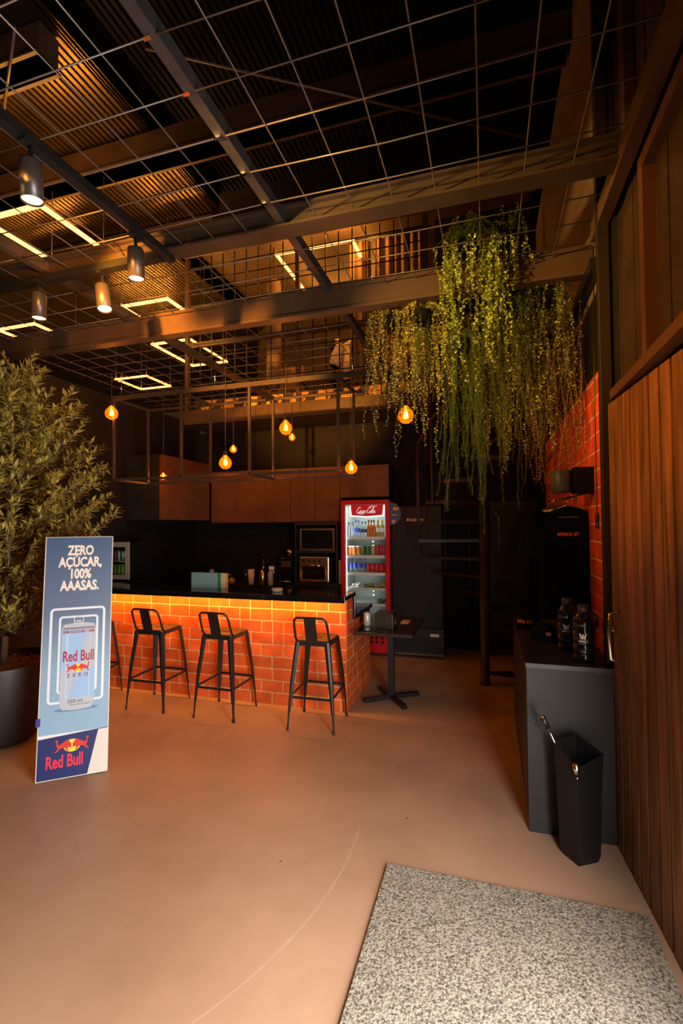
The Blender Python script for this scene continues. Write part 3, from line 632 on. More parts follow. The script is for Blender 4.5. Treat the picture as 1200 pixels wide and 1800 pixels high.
# ================================================================== ADVERTISING BOARD
yaw, PW, PH, th, sd = 0.67939, 0.444, 1.682, 0.12364, 0.01036
e = Vector((cos(yaw), sin(yaw), 0)); nb = Vector((-e.y, e.x, 0)); dv = nb*sin(th) + e*sin(sd); dv.z = sqrt(1-dv.length_squared)
PB = Vector((-2.9754, 2.5596, 0.006)); PT = frame(PB, e, dv)           # n of this frame points to the front
if PT.to_3x3().col[2].y > 0: print('poster normal check')
t = thing('advertising_board', PB, 'tall sky blue standing advertising board with a drinks can, at left', 'advertising board')
MB().prism([(0,0), (PW,0), (PW,PH), (0,PH)], PT @ Matrix.Translation((0,0,-0.022)), 0.020).build('board', M('white_board', (0.70, 0.64, 0.60), 0.5), t)
mb = MB(); P2 = PT @ Matrix.Translation((0,0,-0.0015))
mb.prism([(0.006,0.30), (PW-0.004,0.30), (PW-0.004,PH-0.004), (0.006,PH-0.004)], P2, 0.002); pr = mb.build('printed_panel', poster_mat(), t)
mb.v = []; 
def pl(name, polys, col, lay, rough=0.4, label=None):
    mb = MB(); TT = PT @ Matrix.Translation((0,0,0.0006*lay))
    for p in polys: mb.prism(p, TT, 0.0006)
    return mb.build(name, M('print_'+name, col, rough), t, label=label)
k = PH/1.0
pl('base_band', [[(0.006,0.006), (PW-0.004,0.006), (PW-0.004,0.302), (0.006,0.276)]], (0.012, 0.020, 0.115), 1, label='navy blue lower band')
pl('white_wedge', [[(0.315,0.006), (PW-0.004,0.006), (PW-0.004,0.297), (0.378,0.294)]], (0.62, 0.56, 0.52), 2)
def arc(cx, cy, r, a0, a1, n=10): return [(cx + r*cos(radians(a0+(a1-a0)*i/n)), cy + r*sin(radians(a0+(a1-a0)*i/n))) for i in range(n+1)]
def rrect(x0, y0, x1, y1, r): return arc(x1-r,y1-r,r,0,90,4)+arc(x0+r,y1-r,r,90,180,4)+arc(x0+r,y0+r,r,180,270,4)+arc(x1-r,y0+r,r,270,360,4)
def ringpoly(x0, y0, x1, y1, r, w):
    o = rrect(x0,y0,x1,y1,r); i = rrect(x0+w,y0+w,x1-w,y1-w,max(r-w,0.004)); n = len(o); return [[o[j], o[(j+1) % n], i[(j+1) % n], i[j]] for j in range(n)]
pl('glow_outline', ringpoly(0.048, 0.50, PW-0.040, 1.165, 0.03, 0.016) + ringpoly(0.105, 0.565, PW-0.085, 1.105, 0.025, 0.014), (0.62, 0.66, 0.74), 1, label='pale double outline round the can')
# the can
cx0, cx1, cz0, cz1 = 0.125, 0.345, 0.455, 1.045; mx = (cx0+cx1)/2
pl('can_shadow', [[(mx+0.14*cos(radians(a)), 0.455+0.014*sin(radians(a))) for a in range(0,360,20)]], (0.11, 0.19, 0.36), 1)
body = [(cx0+0.012, cz0+0.012)] + [(cx0+0.02+(cx1-cx0-0.04)*i/8, cz0-0.008*sin(pi*i/8)) for i in range(9)] + [(cx1-0.012, cz0+0.012), (cx1, cz0+0.045), (cx1, cz1-0.03), (cx1-0.014, cz1)] + [(cx1-0.02-(cx1-cx0-0.04)*i/8, cz1+0.010*sin(pi*i/8)) for i in range(9)] + [(cx0+0.014, cz1), (cx0, cz1-0.03), (cx0, cz0+0.045)]
pl('can_body', [body], (0.42, 0.45, 0.52), 2, 0.25, label='silver drinks can')
pl('can_blue_field', [[(cx0,0.735),(mx+0.01,0.735),(mx+0.055,1.005),(cx0,1.005)], [(mx-0.005,0.735),(cx1,0.735),(cx1,0.53),(mx-0.055,0.53)]], (0.27, 0.42, 0.66), 3)
pl('can_highlight', [[(cx0+0.030,0.53),(cx0+0.044,0.53),(cx0+0.044,0.985),(cx0+0.030,0.985)], [(cx1-0.040,0.53),(cx1-0.032,0.53),(cx1-0.032,0.985),(cx1-0.040,0.985)]], (0.40, 0.50, 0.66), 4)
pl('can_lid', [[(cx0+0.004,1.008),(cx1-0.004,1.008),(cx1-0.012,1.022),(cx0+0.012,1.022)]] , (0.20, 0.17, 0.20), 4)
pl('can_tab', ringpoly(mx-0.035, 1.048, mx+0.03, 1.100, 0.02, 0.006) + [[(mx-0.02,1.06),(mx+0.015,1.06),(mx+0.015,1.07),(mx-0.02,1.07)]], (0.50, 0.50, 0.55), 3)
def ptext(name, s, u, v, size, col, lay=5, bold=0.0, xs=1.0, sh=0.0):
    mb = MB(); T = PT @ Matrix.Translation((u, v, 0.0006*lay)); text(mb, s, T, size, 0.0006, bold, xs, shear=sh)
    return mb.build(name, M('ink_'+name, col, 0.5), t)
for s, v in (('ZERO', 1.548), ('AÇÚCAR,', 1.462), ('100%', 1.376), ('AAASAS.', 1.290)):
    ptext('headline', s, PW*0.52, v, 0.098, (0.74, 0.64, 0.56), 2, 0.0036, 0.67)
ptext('can_rim_text', 'SEM AÇÚCAR • SEM', mx, 0.982, 0.026, (0.30, 0.03, 0.05), 6, 0.0008, 0.9)
ptext('can_name', 'Red Bull', mx+0.002, 0.785, 0.104, (0.33, 0.012, 0.03), 6, 0.0022, 0.58)
ptext('can_variant', 'Z  E  R  O', mx, 0.675, 0.034, (0.25, 0.02, 0.06), 6, 0.0006, 0.95)
ptext('can_volume', '250 ml', mx-0.01, 0.498, 0.034, (0.16, 0.12, 0.14), 6, 0.0004, 1.0)
ptext('can_small_text', 'bebida gaseificada energética', mx+0.02, 0.482, 0.0115, (0.22, 0.20, 0.24), 6, 0.0001, 1.0)
ptext('board_name', 'Red Bull', 0.172, 0.078, 0.115, (0.72, 0.02, 0.05), 6, 0.0028, 0.60)
def bulls(cx, cy, s, lay, n1, n2):
    pl(n1, [[(cx + s*0.30*cos(radians(a)), cy + s*0.24*sin(radians(a))) for a in range(0, 360, 15)]], (0.95, 0.55, 0.05), lay)
    B = [(-0.04,0.02),(-0.02,0.10),(-0.10,0.13),(-0.16,0.22),(-0.28,0.27),(-0.42,0.20),(-0.56,0.16),(-0.70,0.08),(-0.80,0.12),(-0.82,0.30),(-0.92,0.34),(-0.95,0.26),(-0.89,0.22),(-0.87,0.02),(-0.80,-0.04),(-0.88,-0.16),(-0.98,-0.20),(-0.94,-0.24),(-0.80,-0.20),(-0.68,-0.08),(-0.50,-0.06),(-0.36,-0.10),(-0.30,-0.20),(-0.18,-0.24),(-0.22,-0.16),(-0.26,-0.08),(-0.14,-0.06),(-0.06,-0.10)]
    L_ = [(cx + s*x*0.62, cy + s*y*0.85) for x, y in B]; R_ = [(cx - s*x*0.62, cy + s*y*0.85) for x, y in B]
    pl(n2, [L_, list(reversed(R_))], (0.55, 0.03, 0.02), lay+1)
bulls(0.215, 0.212, 0.175, 3, 'board_sun', 'board_bulls')
bulls(mx+0.002, 0.735, 0.125, 5, 'can_sun', 'can_bulls')
pl('edge_tab', [[(-0.012,0.36),(0.016,0.365),(0.016,0.42),(-0.012,0.415)]], (0.05, 0.03, 0.22), 2)

# ================================================================== OLIVE TREE
def leaf(vs, fs, p, d, up, ln, w):
    d = d.normalized(); s = d.cross(up)
    if s.length < 1e-3: s = d.cross(Vector((1,0,0)))
    s.normalize(); n = s.cross(d); b = len(vs)
    vs += [p, p + d*ln*0.45 + s*w*0.5 + n*w*0.15, p + d*ln - n*ln*0.10, p + d*ln*0.45 - s*w*0.5 + n*w*0.15, p + d*ln*0.5]
    fs += [(b, b+1, b+4), (b+1, b+2, b+4), (b+2, b+3, b+4), (b+3, b, b+4)]
TC = Vector((-3.86, 3.02, 0))
t = thing('potted_olive_tree', TC, 'bushy potted olive tree in a dark round planter at the left edge', 'potted tree')
MB().lathe([(0.20, 0.0), (0.27, 0.05), (0.33, 0.20), (0.385, 0.42), (0.40, 0.64), (0.40, 0.66), (0.375, 0.66), (0.372, 0.60), (0.0, 0.60)], TC, 36).build('planter', POT, t)
mb = MB(); r = random.Random(2)
mb.lathe([(0.0, 0.615), (0.20, 0.61), (0.37, 0.602)], TC, 24)
for i in range(260):
    a = r.uniform(0, 2*pi); rr = 0.35*sqrt(r.random()); c = TC + Vector((rr*cos(a), rr*sin(a), 0.612))
    b = r.uniform(0, pi); l = r.uniform(0.02, 0.05); dd = Vector((cos(b), sin(b), r.uniform(-.3, .3)))*l
    mb.bar(c-dd/2, c+dd/2, 0.014, 0.008)
mb.build('bark_mulch', SOIL, t)
tr = MB(); vs = []; fs = []; r = random.Random(11); twigs = []
trunk = [TC + Vector((0,0,0.6)), TC + Vector((0.02,0.01,1.1)), TC + Vector((0.06,-0.02,1.7)), TC + Vector((0.14,-0.04,2.3)), TC + Vector((0.20,-0.06,2.75))]
tr.tube(trunk, [0.028, 0.024, 0.018, 0.012, 0.006], 8)
def crown_r(z):                                     # outline of the crown seen in the photo
    pts = [(1.02, 0.45), (1.15, 0.66), (1.5, 0.78), (1.9, 0.93), (2.15, 0.86), (2.35, 0.62), (2.6, 0.56), (2.8, 0.36), (3.02, 0.10)]
    for (a, b), (c, d) in zip(pts, pts[1:]):
        if a <= z <= c: return b + (d-b)*(z-a)/(c-a)
    return 0.1
def trunk_at(z):
    for a, b in zip(trunk, trunk[1:]):
        if a.z <= z <= b.z: return a.lerp(b, (z-a.z)/(b.z-a.z))
    return trunk[-1]
for i in range(96):
    zt = 1.02 + 2.0*(i+0.5)/96; az = i*2.39996; R = crown_r(zt) * (0.72 + 0.28*r.random()) * (0.92 if i % 3 else 1.0)
    if cos(az) < 0: R = min(R, 0.60/max(0.2, -cos(az)))
    z0 = max(0.85, min(2.7, zt - 0.25 - 0.35*R)); st0 = trunk_at(z0)
    tip = Vector((trunk_at(min(zt,2.7)).x + R*cos(az), trunk_at(min(zt,2.7)).y + R*sin(az), zt))
    _l = PT.inverted() @ tip
    while _l.z > -0.12 and -0.25 < _l.x < 0.65 and _l.y < 1.74: tip = tip.lerp(st0, 0.12); _l = PT.inverted() @ tip
    mid = st0.lerp(tip, 0.5) + Vector((0,0,-0.04 - 0.03*r.random())); br = [st0, mid, tip]
    tr.tube(br, [0.008, 0.005, 0.002], 5)
    L_ = (tip-st0).length; near_board = lambda q: (PT.inverted() @ q).z > -0.10 and -0.25 < (PT.inverted() @ q).x < 0.65 and (PT.inverted() @ q).y < 1.74
    nt_ = int(4 + L_*8)
    for q in range(nt_):
        f = 0.30 + 0.70*q/max(1, nt_-1); p = st0.lerp(mid, f*2) if f < 0.5 else mid.lerp(tip, f*2-1)
        dirb = (tip-mid).normalized(); side = dirb.cross(Vector((0,0,1))).normalized()
        td = (dirb*0.8 + side*r.uniform(-0.9, 0.9) + Vector((0,0,r.uniform(-0.25, 0.75)))).normalized(); tl = r.uniform(0.08, 0.20)
        if near_board(p + td*(tl+0.06)) or near_board(p) or near_board(p + td*tl*0.5): continue
        tr.tube([p, p + td*tl], 0.0015, 3, cap=False)
        nl = int(tl/0.026)
        for m in range(nl):
            lp = p + td*tl*(m+1)/nl; s1 = td.cross(Vector((r.uniform(-1,1), r.uniform(-1,1), r.uniform(-1,1)))).normalized()
            for sg in (-1, 1): leaf(vs, fs, lp, td*0.75 + s1*sg*0.8, Vector((r.uniform(-.5,.5), r.uniform(-.5,.5), 1)), r.uniform(0.055, 0.090), r.uniform(0.020, 0.032))
        leaf(vs, fs, p + td*tl, td, Vector((0,0,1)), 0.06, 0.014)
tr.build('trunk', BARK, t)
lf = MB(); lf.add(vs, fs, 0, False); lf.build('foliage', OLIVE, t)

# ================================================================== HANGING PLANTS
def hanging_plant(name, c, rim, kind, n, zends, spread, label, mat, seed, sparse=0.0, top=None, leafsize=1.0, up=0.05):
    """c: middle of the pot rim; strands arch over the rim and hang to zends=(min,max)"""
    r = random.Random(seed); c = Vector(c); t = thing(name, c, label, 'hanging plant', 'hanging plants over the aisle')
    MB().lathe([(rim*0.45, -0.09), (rim*0.55, -0.09), (rim*0.80, -0.01), (rim*0.85, 0.0), (rim*0.78, 0.0), (rim*0.74, -0.02), (0, -0.02)], c, 18).build('pot', HPOT, t)
    hw = MB(); tp = top if top else 3.40
    for k in range(3):
        a = 2*pi*k/3; hw.tube([c + Vector((rim*0.95*cos(a), rim*0.95*sin(a), -0.005)), (c.x, c.y, max(tp, c.z+0.05))], 0.002, 4, cap=False)
    hw.build('hanger', WIRE, t)
    sm = MB(); vs = []; fs = []
    for i in range(int(n*1.3)):
        a = r.uniform(0, 2*pi); out = rim + r.uniform(-0.15, 1.0)*spread; ze = zends[0] + (zends[1]-zends[0])*r.random()**0.5
        h0 = up*r.uniform(0.4, 1.3); p = [c + Vector((rim*0.4*cos(a), rim*0.4*sin(a), -0.01)), c + Vector((rim*0.9*cos(a), rim*0.9*sin(a), h0)),
             c + Vector((out*cos(a), out*sin(a)*0.8, h0*0.3 - 0.03))]
        x, y, z = p[-1]; dx = r.uniform(-.025, .025); dy = r.uniform(-.025, .025)
        while z > ze:
            z -= 0.055; x += r.gauss(dx*0.25, 0.0065); y += r.gauss(dy*0.25, 0.0065); p.append(Vector((x, y, z)))
        sm.tube(p, 0.0013, 3, cap=False)
        step = {'coin': 0.0165, 'needle': 0.0075, 'twig': 0.024}[kind]*(1+sparse); carry = 0.0
        for q0, q1 in zip(p, p[1:]):
            L_ = (q1-q0).length; d = (q1-q0).normalized(); s_ = carry
            while s_ < L_:
                q = q0 + d*s_; s_ += step
                if kind == 'needle':
                    for k in range(4):
                        b = r.uniform(0, 2*pi); s1 = Vector((cos(b), sin(b), r.uniform(-0.1, 0.75))).normalized(); w = d.cross(s1)*0.0014; ln = r.uniform(0.016, 0.032)*leafsize
                        i0 = len(vs); vs += [q - w, q + w, q + s1*ln]; fs.append((i0, i0+1, i0+2))
                else:
                    for sg in (-1, 1):
                        b = r.uniform(0, pi); s1 = (Vector((cos(b), sin(b), 0))*sg + Vector((0,0,r.uniform(-.5,.4)))).normalized(); up_ = Vector((r.uniform(-1,1), r.uniform(-1,1), r.uniform(0,1))).normalized()
                        w = s1.cross(up_).normalized(); ln = r.uniform(0.010, 0.017)*leafsize*(0.7 if kind == 'twig' else 1); i0 = len(vs)
                        vs += [q, q + s1*ln*0.35 + w*ln*0.42, q + s1*ln*0.8 + w*ln*0.36, q + s1*ln*1.05, q + s1*ln*0.8 - w*ln*0.36, q + s1*ln*0.35 - w*ln*0.42]; fs.append((i0, i0+1, i0+2, i0+3, i0+4, i0+5))
            carry = s_ - L_
    sm.build('stems', TWIG if kind == 'twig' else BARK, t)
    lf = MB(); lf.add(vs, fs, 0, False); lf.build('foliage', mat, t)
    return t
HP = 'hanging_plant'
hanging_plant(HP, (-0.10, 3.28, 3.62), 0.10, 'coin', 46, (2.62, 3.42), 0.14, 'light green trailing plant at the top middle, spilling over the cross beam', COINLEAF, 1, top=3.64, leafsize=1.15, up=0.13)
hanging_plant(HP, (0.16, 3.30, 3.66), 0.06, 'coin', 9, (3.12, 3.55), 0.06, 'thin green sprig standing above the cross beam, right of the top plant', COINLEAF, 21, top=3.70, leafsize=1.15, up=0.16, sparse=0.2)
hanging_plant(HP, (-0.68, 3.62, 3.33), 0.11, 'coin', 34, (2.2, 3.1), 0.14, 'yellowish trailing plant at far left of the hanging group, beside the grey tube', YELLEAF, 2, sparse=0.15)
hanging_plant(HP, (-0.46, 3.50, 3.30), 0.10, 'coin', 30, (2.08, 3.0), 0.12, 'yellow-green trailing plant with one strand loop falling past the round bulb', YELLEAF, 3)
hanging_plant(HP, (-0.36, 3.62, 3.32), 0.12, 'needle', 26, (2.60, 3.0), 0.08, 'fluffy green needle-leaved plant, short and dense, left of the top plant', NEEDLE, 4)
hanging_plant(HP, (-0.17, 3.68, 3.12), 0.10, 'needle', 26, (1.68, 2.6), 0.05, 'longest needle-leaved plant, its tail hanging in front of the spiral stair', NEEDLE, 5)
hanging_plant(HP, (-0.02, 3.75, 3.30), 0.11, 'coin', 34, (2.25, 3.0), 0.10, 'dull green trailing plant in the middle of the hanging group', DULLLEAF, 6)
hanging_plant(HP, (0.14, 3.66, 3.30), 0.11, 'needle', 24, (1.72, 2.6), 0.07, 'needle-leaved plant right of the middle, with hooked green tails', NEEDLE, 7)
hanging_plant(HP, (0.26, 3.80, 3.36), 0.13, 'coin', 44, (1.88, 3.0), 0.16, 'dense dark green trailing plant at the right of the group', DULLLEAF, 8)
hanging_plant(HP, (0.40, 3.60, 3.36), 0.12, 'coin', 40, (1.98, 3.0), 0.12, 'green trailing plant with a bright tuft beside the right wall', DULLLEAF, 9)
hanging_plant(HP, (0.44, 3.75, 3.10), 0.12, 'twig', 46, (1.88, 2.5), 0.12, 'dry brown twiggy plant hanging in front of the brick wall', TWIG, 10)

# ================================================================== HANGING FRAME OVER THE BAR
t = thing('hanging_steel_frame', (-2.75, 4.75, 3.2), 'open black steel frame hanging over the bar among the bulbs', 'hanging frame')
xs = [(-4.10, -3.20), (-3.20, -2.37), (-2.37, -1.40)]; YN, YF, ZB, ZT = 4.50, 5.08, 2.285, 3.20; w = 0.025
tb = MB().box(-4.12, YN-w/2, ZT, -1.06, YN+w/2, ZT+0.05).box(-4.12, YF-w/2, ZT, -1.30, YF+w/2, ZT+0.03)
for x in (-4.10, -3.20, -2.37, -1.40): tb.box(x-w/2, YN, ZT, x+w/2, YF, ZT+0.03)
tb.build('top_frame', FRAMEST, t)
for x in (-4.10, -3.20, -2.37, -1.40):
    for y in (YN, YF): MB().box(x-w/2, y-w/2, ZB, x+w/2, y+w/2, ZT).build('post', FRAMEST, t)
lo = MB()
for x in (-4.10, -3.20, -2.37, -1.40): lo.box(x-w/2, YN, ZB-w/2, x+w/2, YF, ZB+w/2)
for y in (YN, YF): lo.box(-4.10, y-w/2, ZB-w/2, -1.40, y+w/2, ZB+w/2)
lo.build('bottom_frame', FRAMEST, t)
hk = MB()
for x in (-4.0, -2.78, -1.25): hk.tube([(x, YN, ZT+0.05), (x, YN, MZ)], 0.006, 6)
hk.build('hanger_hooks', CHROME, t)

# ------------------------------------------------------------------ pendant bulbs
def bulb(px, py, y, R, e, label):
    c = ony(px, py, 0.70 + 0.2346*round((y-0.70)/0.2346)); t = thing('pendant_bulb', c, label, 'pendant bulb', 'pendant filament bulbs')
    prof = [(0.0, -R), (R*0.26, -R*0.966), (R*0.5, -R*0.866), (R*0.707, -R*0.707), (R*0.866, -R*0.5), (R*0.966, -R*0.26), (R, 0.0), (R*0.966, R*0.26), (R*0.866, R*0.5), (R*0.70, R*0.72), (R*0.50, R*0.90), (R*0.36, R*1.10), (R*0.26, R*1.28)]
    MB().lathe(prof, c, 36).build('glass_globe', AMBER, t)
    MB().lathe([(R*0.27, R*1.22), (R*0.30, R*1.30), (R*0.30, R*1.75), (R*0.12, R*1.95), (0.0, R*1.95)], c, 14).build('socket', BLACKMET, t)
    MB().tube([c + Vector((0,0,R*1.9)), (c.x, c.y, MZ+0.002)], 0.0035, 6).build('cord', FRAMEST, t)
    fm = MB()
    for k in range(4):
        a = pi/2*k+0.4; fm.tube([c + Vector((R*0.16*cos(a), R*0.16*sin(a), R*0.55)), c + Vector((R*0.26*cos(a), R*0.26*sin(a), -R*0.30))], R*0.045, 5)
    fm.build('filament', FILAMENT, t)
    light('POINT', 'bulb_glow', c, e*1.7, (1.0, 0.37, 0.04), parent=t, shadow_soft_size=R*0.4)
bulb(196, 727, 4.45, 0.070, 5.5, 'large round amber bulb at far left, below the rear light frame')
bulb(287, 838, 5.20, 0.040, 3.0, 'small amber bulb glowing on the left end of the kitchen cabinets')
bulb(396, 814, 4.45, 0.065, 5.5, 'large round amber bulb hanging lowest, left of the middle')
bulb(410, 790, 5.60, 0.045, 3.0, 'small amber bulb just above the low hanging large bulb')
bulb(502, 753, 4.45, 0.065, 5.5, 'large round amber bulb hanging highest over the middle of the bar')
bulb(513, 769, 5.80, 0.042, 3.0, 'small amber bulb right behind the high middle bulb')
bulb(617, 823, 4.55, 0.058, 4.5, 'round amber bulb inside the right end of the steel frame')
bulb(713, 731, 4.20, 0.070, 5.5, 'large round amber bulb at right among the trailing plants')

# ================================================================== KITCHEN WALL BEHIND THE BAR
t = thing('wall_cabinet', (-2.8, 6.7, 1.79), 'row of dark brown upper cabinets along the back wall', 'wall cabinet')
MB().box(-4.10, 6.52, 1.79, -1.99, 6.94, 2.58).box(-1.99, 6.52, 2.13, -1.30, 6.94, 2.58).build('body', BLACKLAM, t)
sx = [-4.08, -3.62, -3.16, -2.76, -2.38, -2.0]
for a, b in zip(sx, sx[1:]): MB().box(a+0.003, 6.50, 1.795, b-0.003, 6.52, 2.575).build('door', CABLAM, t)
MB().box(-1.995, 6.50, 2.135, -1.305, 6.52, 2.575).build('door', CABLAM, t)
t = thing('wall_cabinet', (-4.38, 5.9, 1.83), 'dark end cabinet on the left wall, beside the small glowing bulb', 'wall cabinet')
MB().box(-4.64, 5.32, 1.83, -4.12, 6.49, 2.70).build('body', BLACKLAM, t)
for a, b in ((5.325, 5.9), (5.9, 6.485)): MB().box(-4.12, a+0.003, 1.835, -4.10, b-0.003, 2.695).build('door', CABLAM, t)
one(MB().box(-4.63, 6.34, 0.0, -2.64, 6.94, 0.84).box(-4.63, 6.32, 0.84, -2.64, 6.94, 0.88), 'base_cabinet', BLACKLAM, 'black lower cabinet with worktop along the back wall', 'cabinet', (-3.6, 6.6, 0))
t = thing('oven_tower', (-2.31, 6.6, 0), 'black tower cabinet holding the microwave and the gold oven', 'cabinet')
MB().box(-2.63, 6.34, 0, -2.61, 6.94, 1.785).box(-2.02, 6.34, 0, -2.0, 6.94, 1.785).box(-2.61, 6.90, 0, -2.02, 6.94, 1.785).box(-2.61, 6.34, 0.90, -2.02, 6.90, 0.935).box(-2.61, 6.34, 1.365, -2.02, 6.90, 1.39).box(-2.61, 6.34, 1.75, -2.02, 6.90, 1.785).box(-2.61, 6.36, 0, -2.02, 6.90, 0.90).build('carcass', BLACKLAM, t)
t = thing('microwave', (-2.31, 6.6, 1.39), 'microwave with dark reflecting glass door above the gold oven', 'microwave')
MB().box(-2.57, 6.38, 1.391, -2.05, 6.80, 1.70).build('body', BLACKMET, t, bevel=0.006)
mb = MB()
for a in ((-2.57,1.392,-2.05,1.415), (-2.57,1.675,-2.05,1.70), (-2.57,1.415,-2.545,1.675), (-2.075,1.415,-2.05,1.675)): mb.box(a[0], 6.37, a[1], a[2], 6.38, a[3])
mb.build('door_frame', STEELW, t); MB().box(-2.545, 6.374, 1.415, -2.075, 6.38, 1.675).build('door_glass', BLACKGLOSS, t)
t = thing('toaster_oven', (-2.35, 6.6, 0.935), 'gold-tinted steel oven with four knobs in the tower cabinet', 'oven')
MB().box(-2.585, 6.38, 0.945, -2.14, 6.78, 1.30).build('body', STEELW, t, bevel=0.01)
MB().box(-2.535, 6.372, 0.985, -2.19, 6.38, 1.165).build('door_glass', BLACKGLOSS, t)
MB().tube([(-2.52, 6.352, 1.178), (-2.20, 6.352, 1.178)], 0.009, 8).build('handle', CHROME, t)
for x in (-2.50, -2.42, -2.34, -2.26): MB().lathe([(0.0,0),(0.023,0),(0.022,0.02),(0.0,0.02)], T=frame((x, 6.38, 1.245), (1,0,0), (0,0,1)), n=16).build('knob', BLACKMET, t)
for x in (-2.56, -2.17): MB().box(x, 6.42, 0.9355, x+0.03, 6.74, 0.946).build('foot', BLACKMET, t)

# small things on the back worktop (z 0.88) and the bar
def lathe_thing(name, c, prof, mat, label, cat, group=None, n=14): return tag(MB().lathe(prof, c, n).build(name, mat, origin=c), label, cat, group)
def bottle_prof(r, h, nr=None): nr = nr or r*0.35; return [(r*0.9,0),(r,0.006),(r,h*0.58),(r*0.85,h*0.68),(nr,h*0.78),(nr,h*0.93),(nr*1.15,h*0.93),(nr*1.15,h),(0,h)]
WZ = 0.88
def bx(px, y=6.45): return ony(px, 1000, y).x
lathe_thing('cup', (bx(443), 6.42, WZ), [(0.036,0),(0.04,0.004),(0.052,0.22),(0.048,0.22),(0.036,0.01),(0,0.01)], M('paper_white', (0.55,0.42,0.32), 0.6), 'tall pale paper cup stack on the back worktop', 'cup')
lathe_thing('wine_bottle', (bx(429), 6.50, WZ), bottle_prof(0.037, 0.26), M('dark_green_glass', (0.02,0.02,0.008), 0.1), 'dark bottle left of the pale paper cups', 'bottle')
lathe_thing('wine_bottle', (bx(459), 6.52, WZ), bottle_prof(0.04, 0.44, 0.015), M('dark_brown_glass', (0.02,0.012,0.006), 0.1), 'tallest dark bottle on the back worktop, right of the paper cups', 'bottle')
lathe_thing('jar', (bx(464), 6.40, WZ), [(0.04,0),(0.045,0.01),(0.045,0.20),(0.03,0.22),(0,0.22)], BRASS, 'gold jar in front of the tallest dark bottle', 'jar')
t = thing('spray_bottle', (bx(479), 6.38, WZ), 'clear spray bottle with white trigger on the back worktop', 'spray bottle'); c = t.location.copy()
MB().lathe([(0.035,0),(0.04,0.01),(0.04,0.17),(0.015,0.215),(0.013,0.23),(0,0.23)], c, 14).build('bottle', M('milky_plastic', (0.42,0.36,0.28), 0.4), t)
MB().box(c.x-0.02, c.y-0.015, c.z+0.23, c.x+0.055, c.y+0.015, c.z+0.275).bar((c.x+0.03, c.y, c.z+0.24), (c.x+0.055, c.y, c.z+0.175), 0.012, 0.012).build('trigger', WHITE, t)
t = thing('coffee_machine', (bx(505), 6.55, WZ), 'dark coffee grinder and machine just left of the oven tower', 'coffee machine'); c = t.location.copy()
MB().box(c.x-0.09, c.y-0.14, c.z, c.x+0.09, c.y+0.16, c.z+0.05).box(c.x-0.09, c.y+0.02, c.z+0.05, c.x+0.09, c.y+0.16, c.z+0.40).box(c.x-0.09, c.y-0.14, c.z+0.24, c.x+0.09, c.y+0.02, c.z+0.40).build('body', BLACKGLOSS, t, bevel=0.008)
MB().box(c.x-0.075, c.y-0.146, c.z+0.27, c.x+0.06, c.y-0.14, c.z+0.35).build('control_panel', STEELW, t)
MB().lathe([(0.03,0.40),(0.06,0.47),(0.06,0.50),(0,0.50)], c, 14).build('hopper', STEELW, t)
MB().tube([(c.x-0.09, c.y-0.17, c.z+0.06), (c.x+0.09, c.y-0.17, c.z+0.06)], 0.012, 8).build('tray_rail', BRASS, t)
lathe_thing('bowl', (bx(396), 6.45, WZ), [(0.04,0),(0.05,0.01),(0.055,0.11),(0.045,0.11),(0,0.02)], STEELW, 'small metal pot in the middle of the back worktop', 'pot')
lathe_thing('plate', (bx(392), 6.47, WZ+0.11), [(0.05,0),(0.11,0.012),(0.11,0.02),(0,0.008)], M('pale_plate', (0.5,0.36,0.24), 0.4), 'pale plate lying on the small metal pot', 'plate')
lathe_thing('bread_roll', (bx(409), 6.42, WZ), [(0.03,0),(0.05,0.02),(0.055,0.05),(0.035,0.085),(0,0.095)], M('bread', (0.42,0.16,0.04), 0.7, bump=0.3), 'brown round loaf right of the small metal pot', 'bread')
lathe_thing('bowl', (bx(352), 6.45, WZ), [(0.05,0),(0.06,0.01),(0.07,0.16),(0.06,0.16),(0,0.02)], STEELW, 'metal container behind the teal books', 'container')
lathe_thing('glass_jar', (bx(372), 6.45, WZ), [(0.035,0),(0.04,0.01),(0.04,0.19),(0.02,0.21),(0,0.21)], M('blue_white', (0.25,0.22,0.28), 0.4), 'pale jar behind the right end of the teal books', 'jar')
lathe_thing('wine_bottle', (bx(340), 6.50, WZ), bottle_prof(0.034, 0.25), M('dark_glass3', (0.012,0.012,0.01), 0.1), 'dark bottle behind the left end of the teal books', 'bottle')
# books standing on the bar
def books():
    b = ony(360, 1028, 4.47); z0 = 1.09
    for i, (y0, y1, xa, xb, h, colr, lab) in enumerate(((4.440, 4.475, -3.03, -2.735, 0.165, (0.15, 0.25, 0.26), 'teal hardcover book standing in front on the bar top'),
                (4.477, 4.49, -3.0, -2.705, 0.160, (0.02, 0.13, 0.05), 'dark green book standing just behind the teal book'),
                (4.492, 4.515, -2.98, -2.665, 0.158, (0.50, 0.36, 0.20), 'cream book standing behind the dark green book'),
                (4.517, 4.535, -2.95, -2.645, 0.156, (0.45, 0.22, 0.06), 'ochre book standing last in the row behind the teal book'))):
        o = ((xa+xb)/2, (y0+y1)/2, z0); t = thing('book', o, lab, 'book', 'books standing on the bar')
        MB().box(xa, y0, z0, xb, y0+0.003, z0+h).box(xa, y1-0.003, z0, xb, y1, z0+h).box(xb-0.003, y0+0.003, z0, xb, y1-0.003, z0+h).build('cover', M('cover%d' % i, colr, 0.45), t)
        MB().box(xa+0.003, y0+0.003, z0, xb-0.004, y1-0.003, z0+h-0.004).build('pages', M('pages%d' % i, (0.5, 0.42, 0.32), 0.8), t)
books()
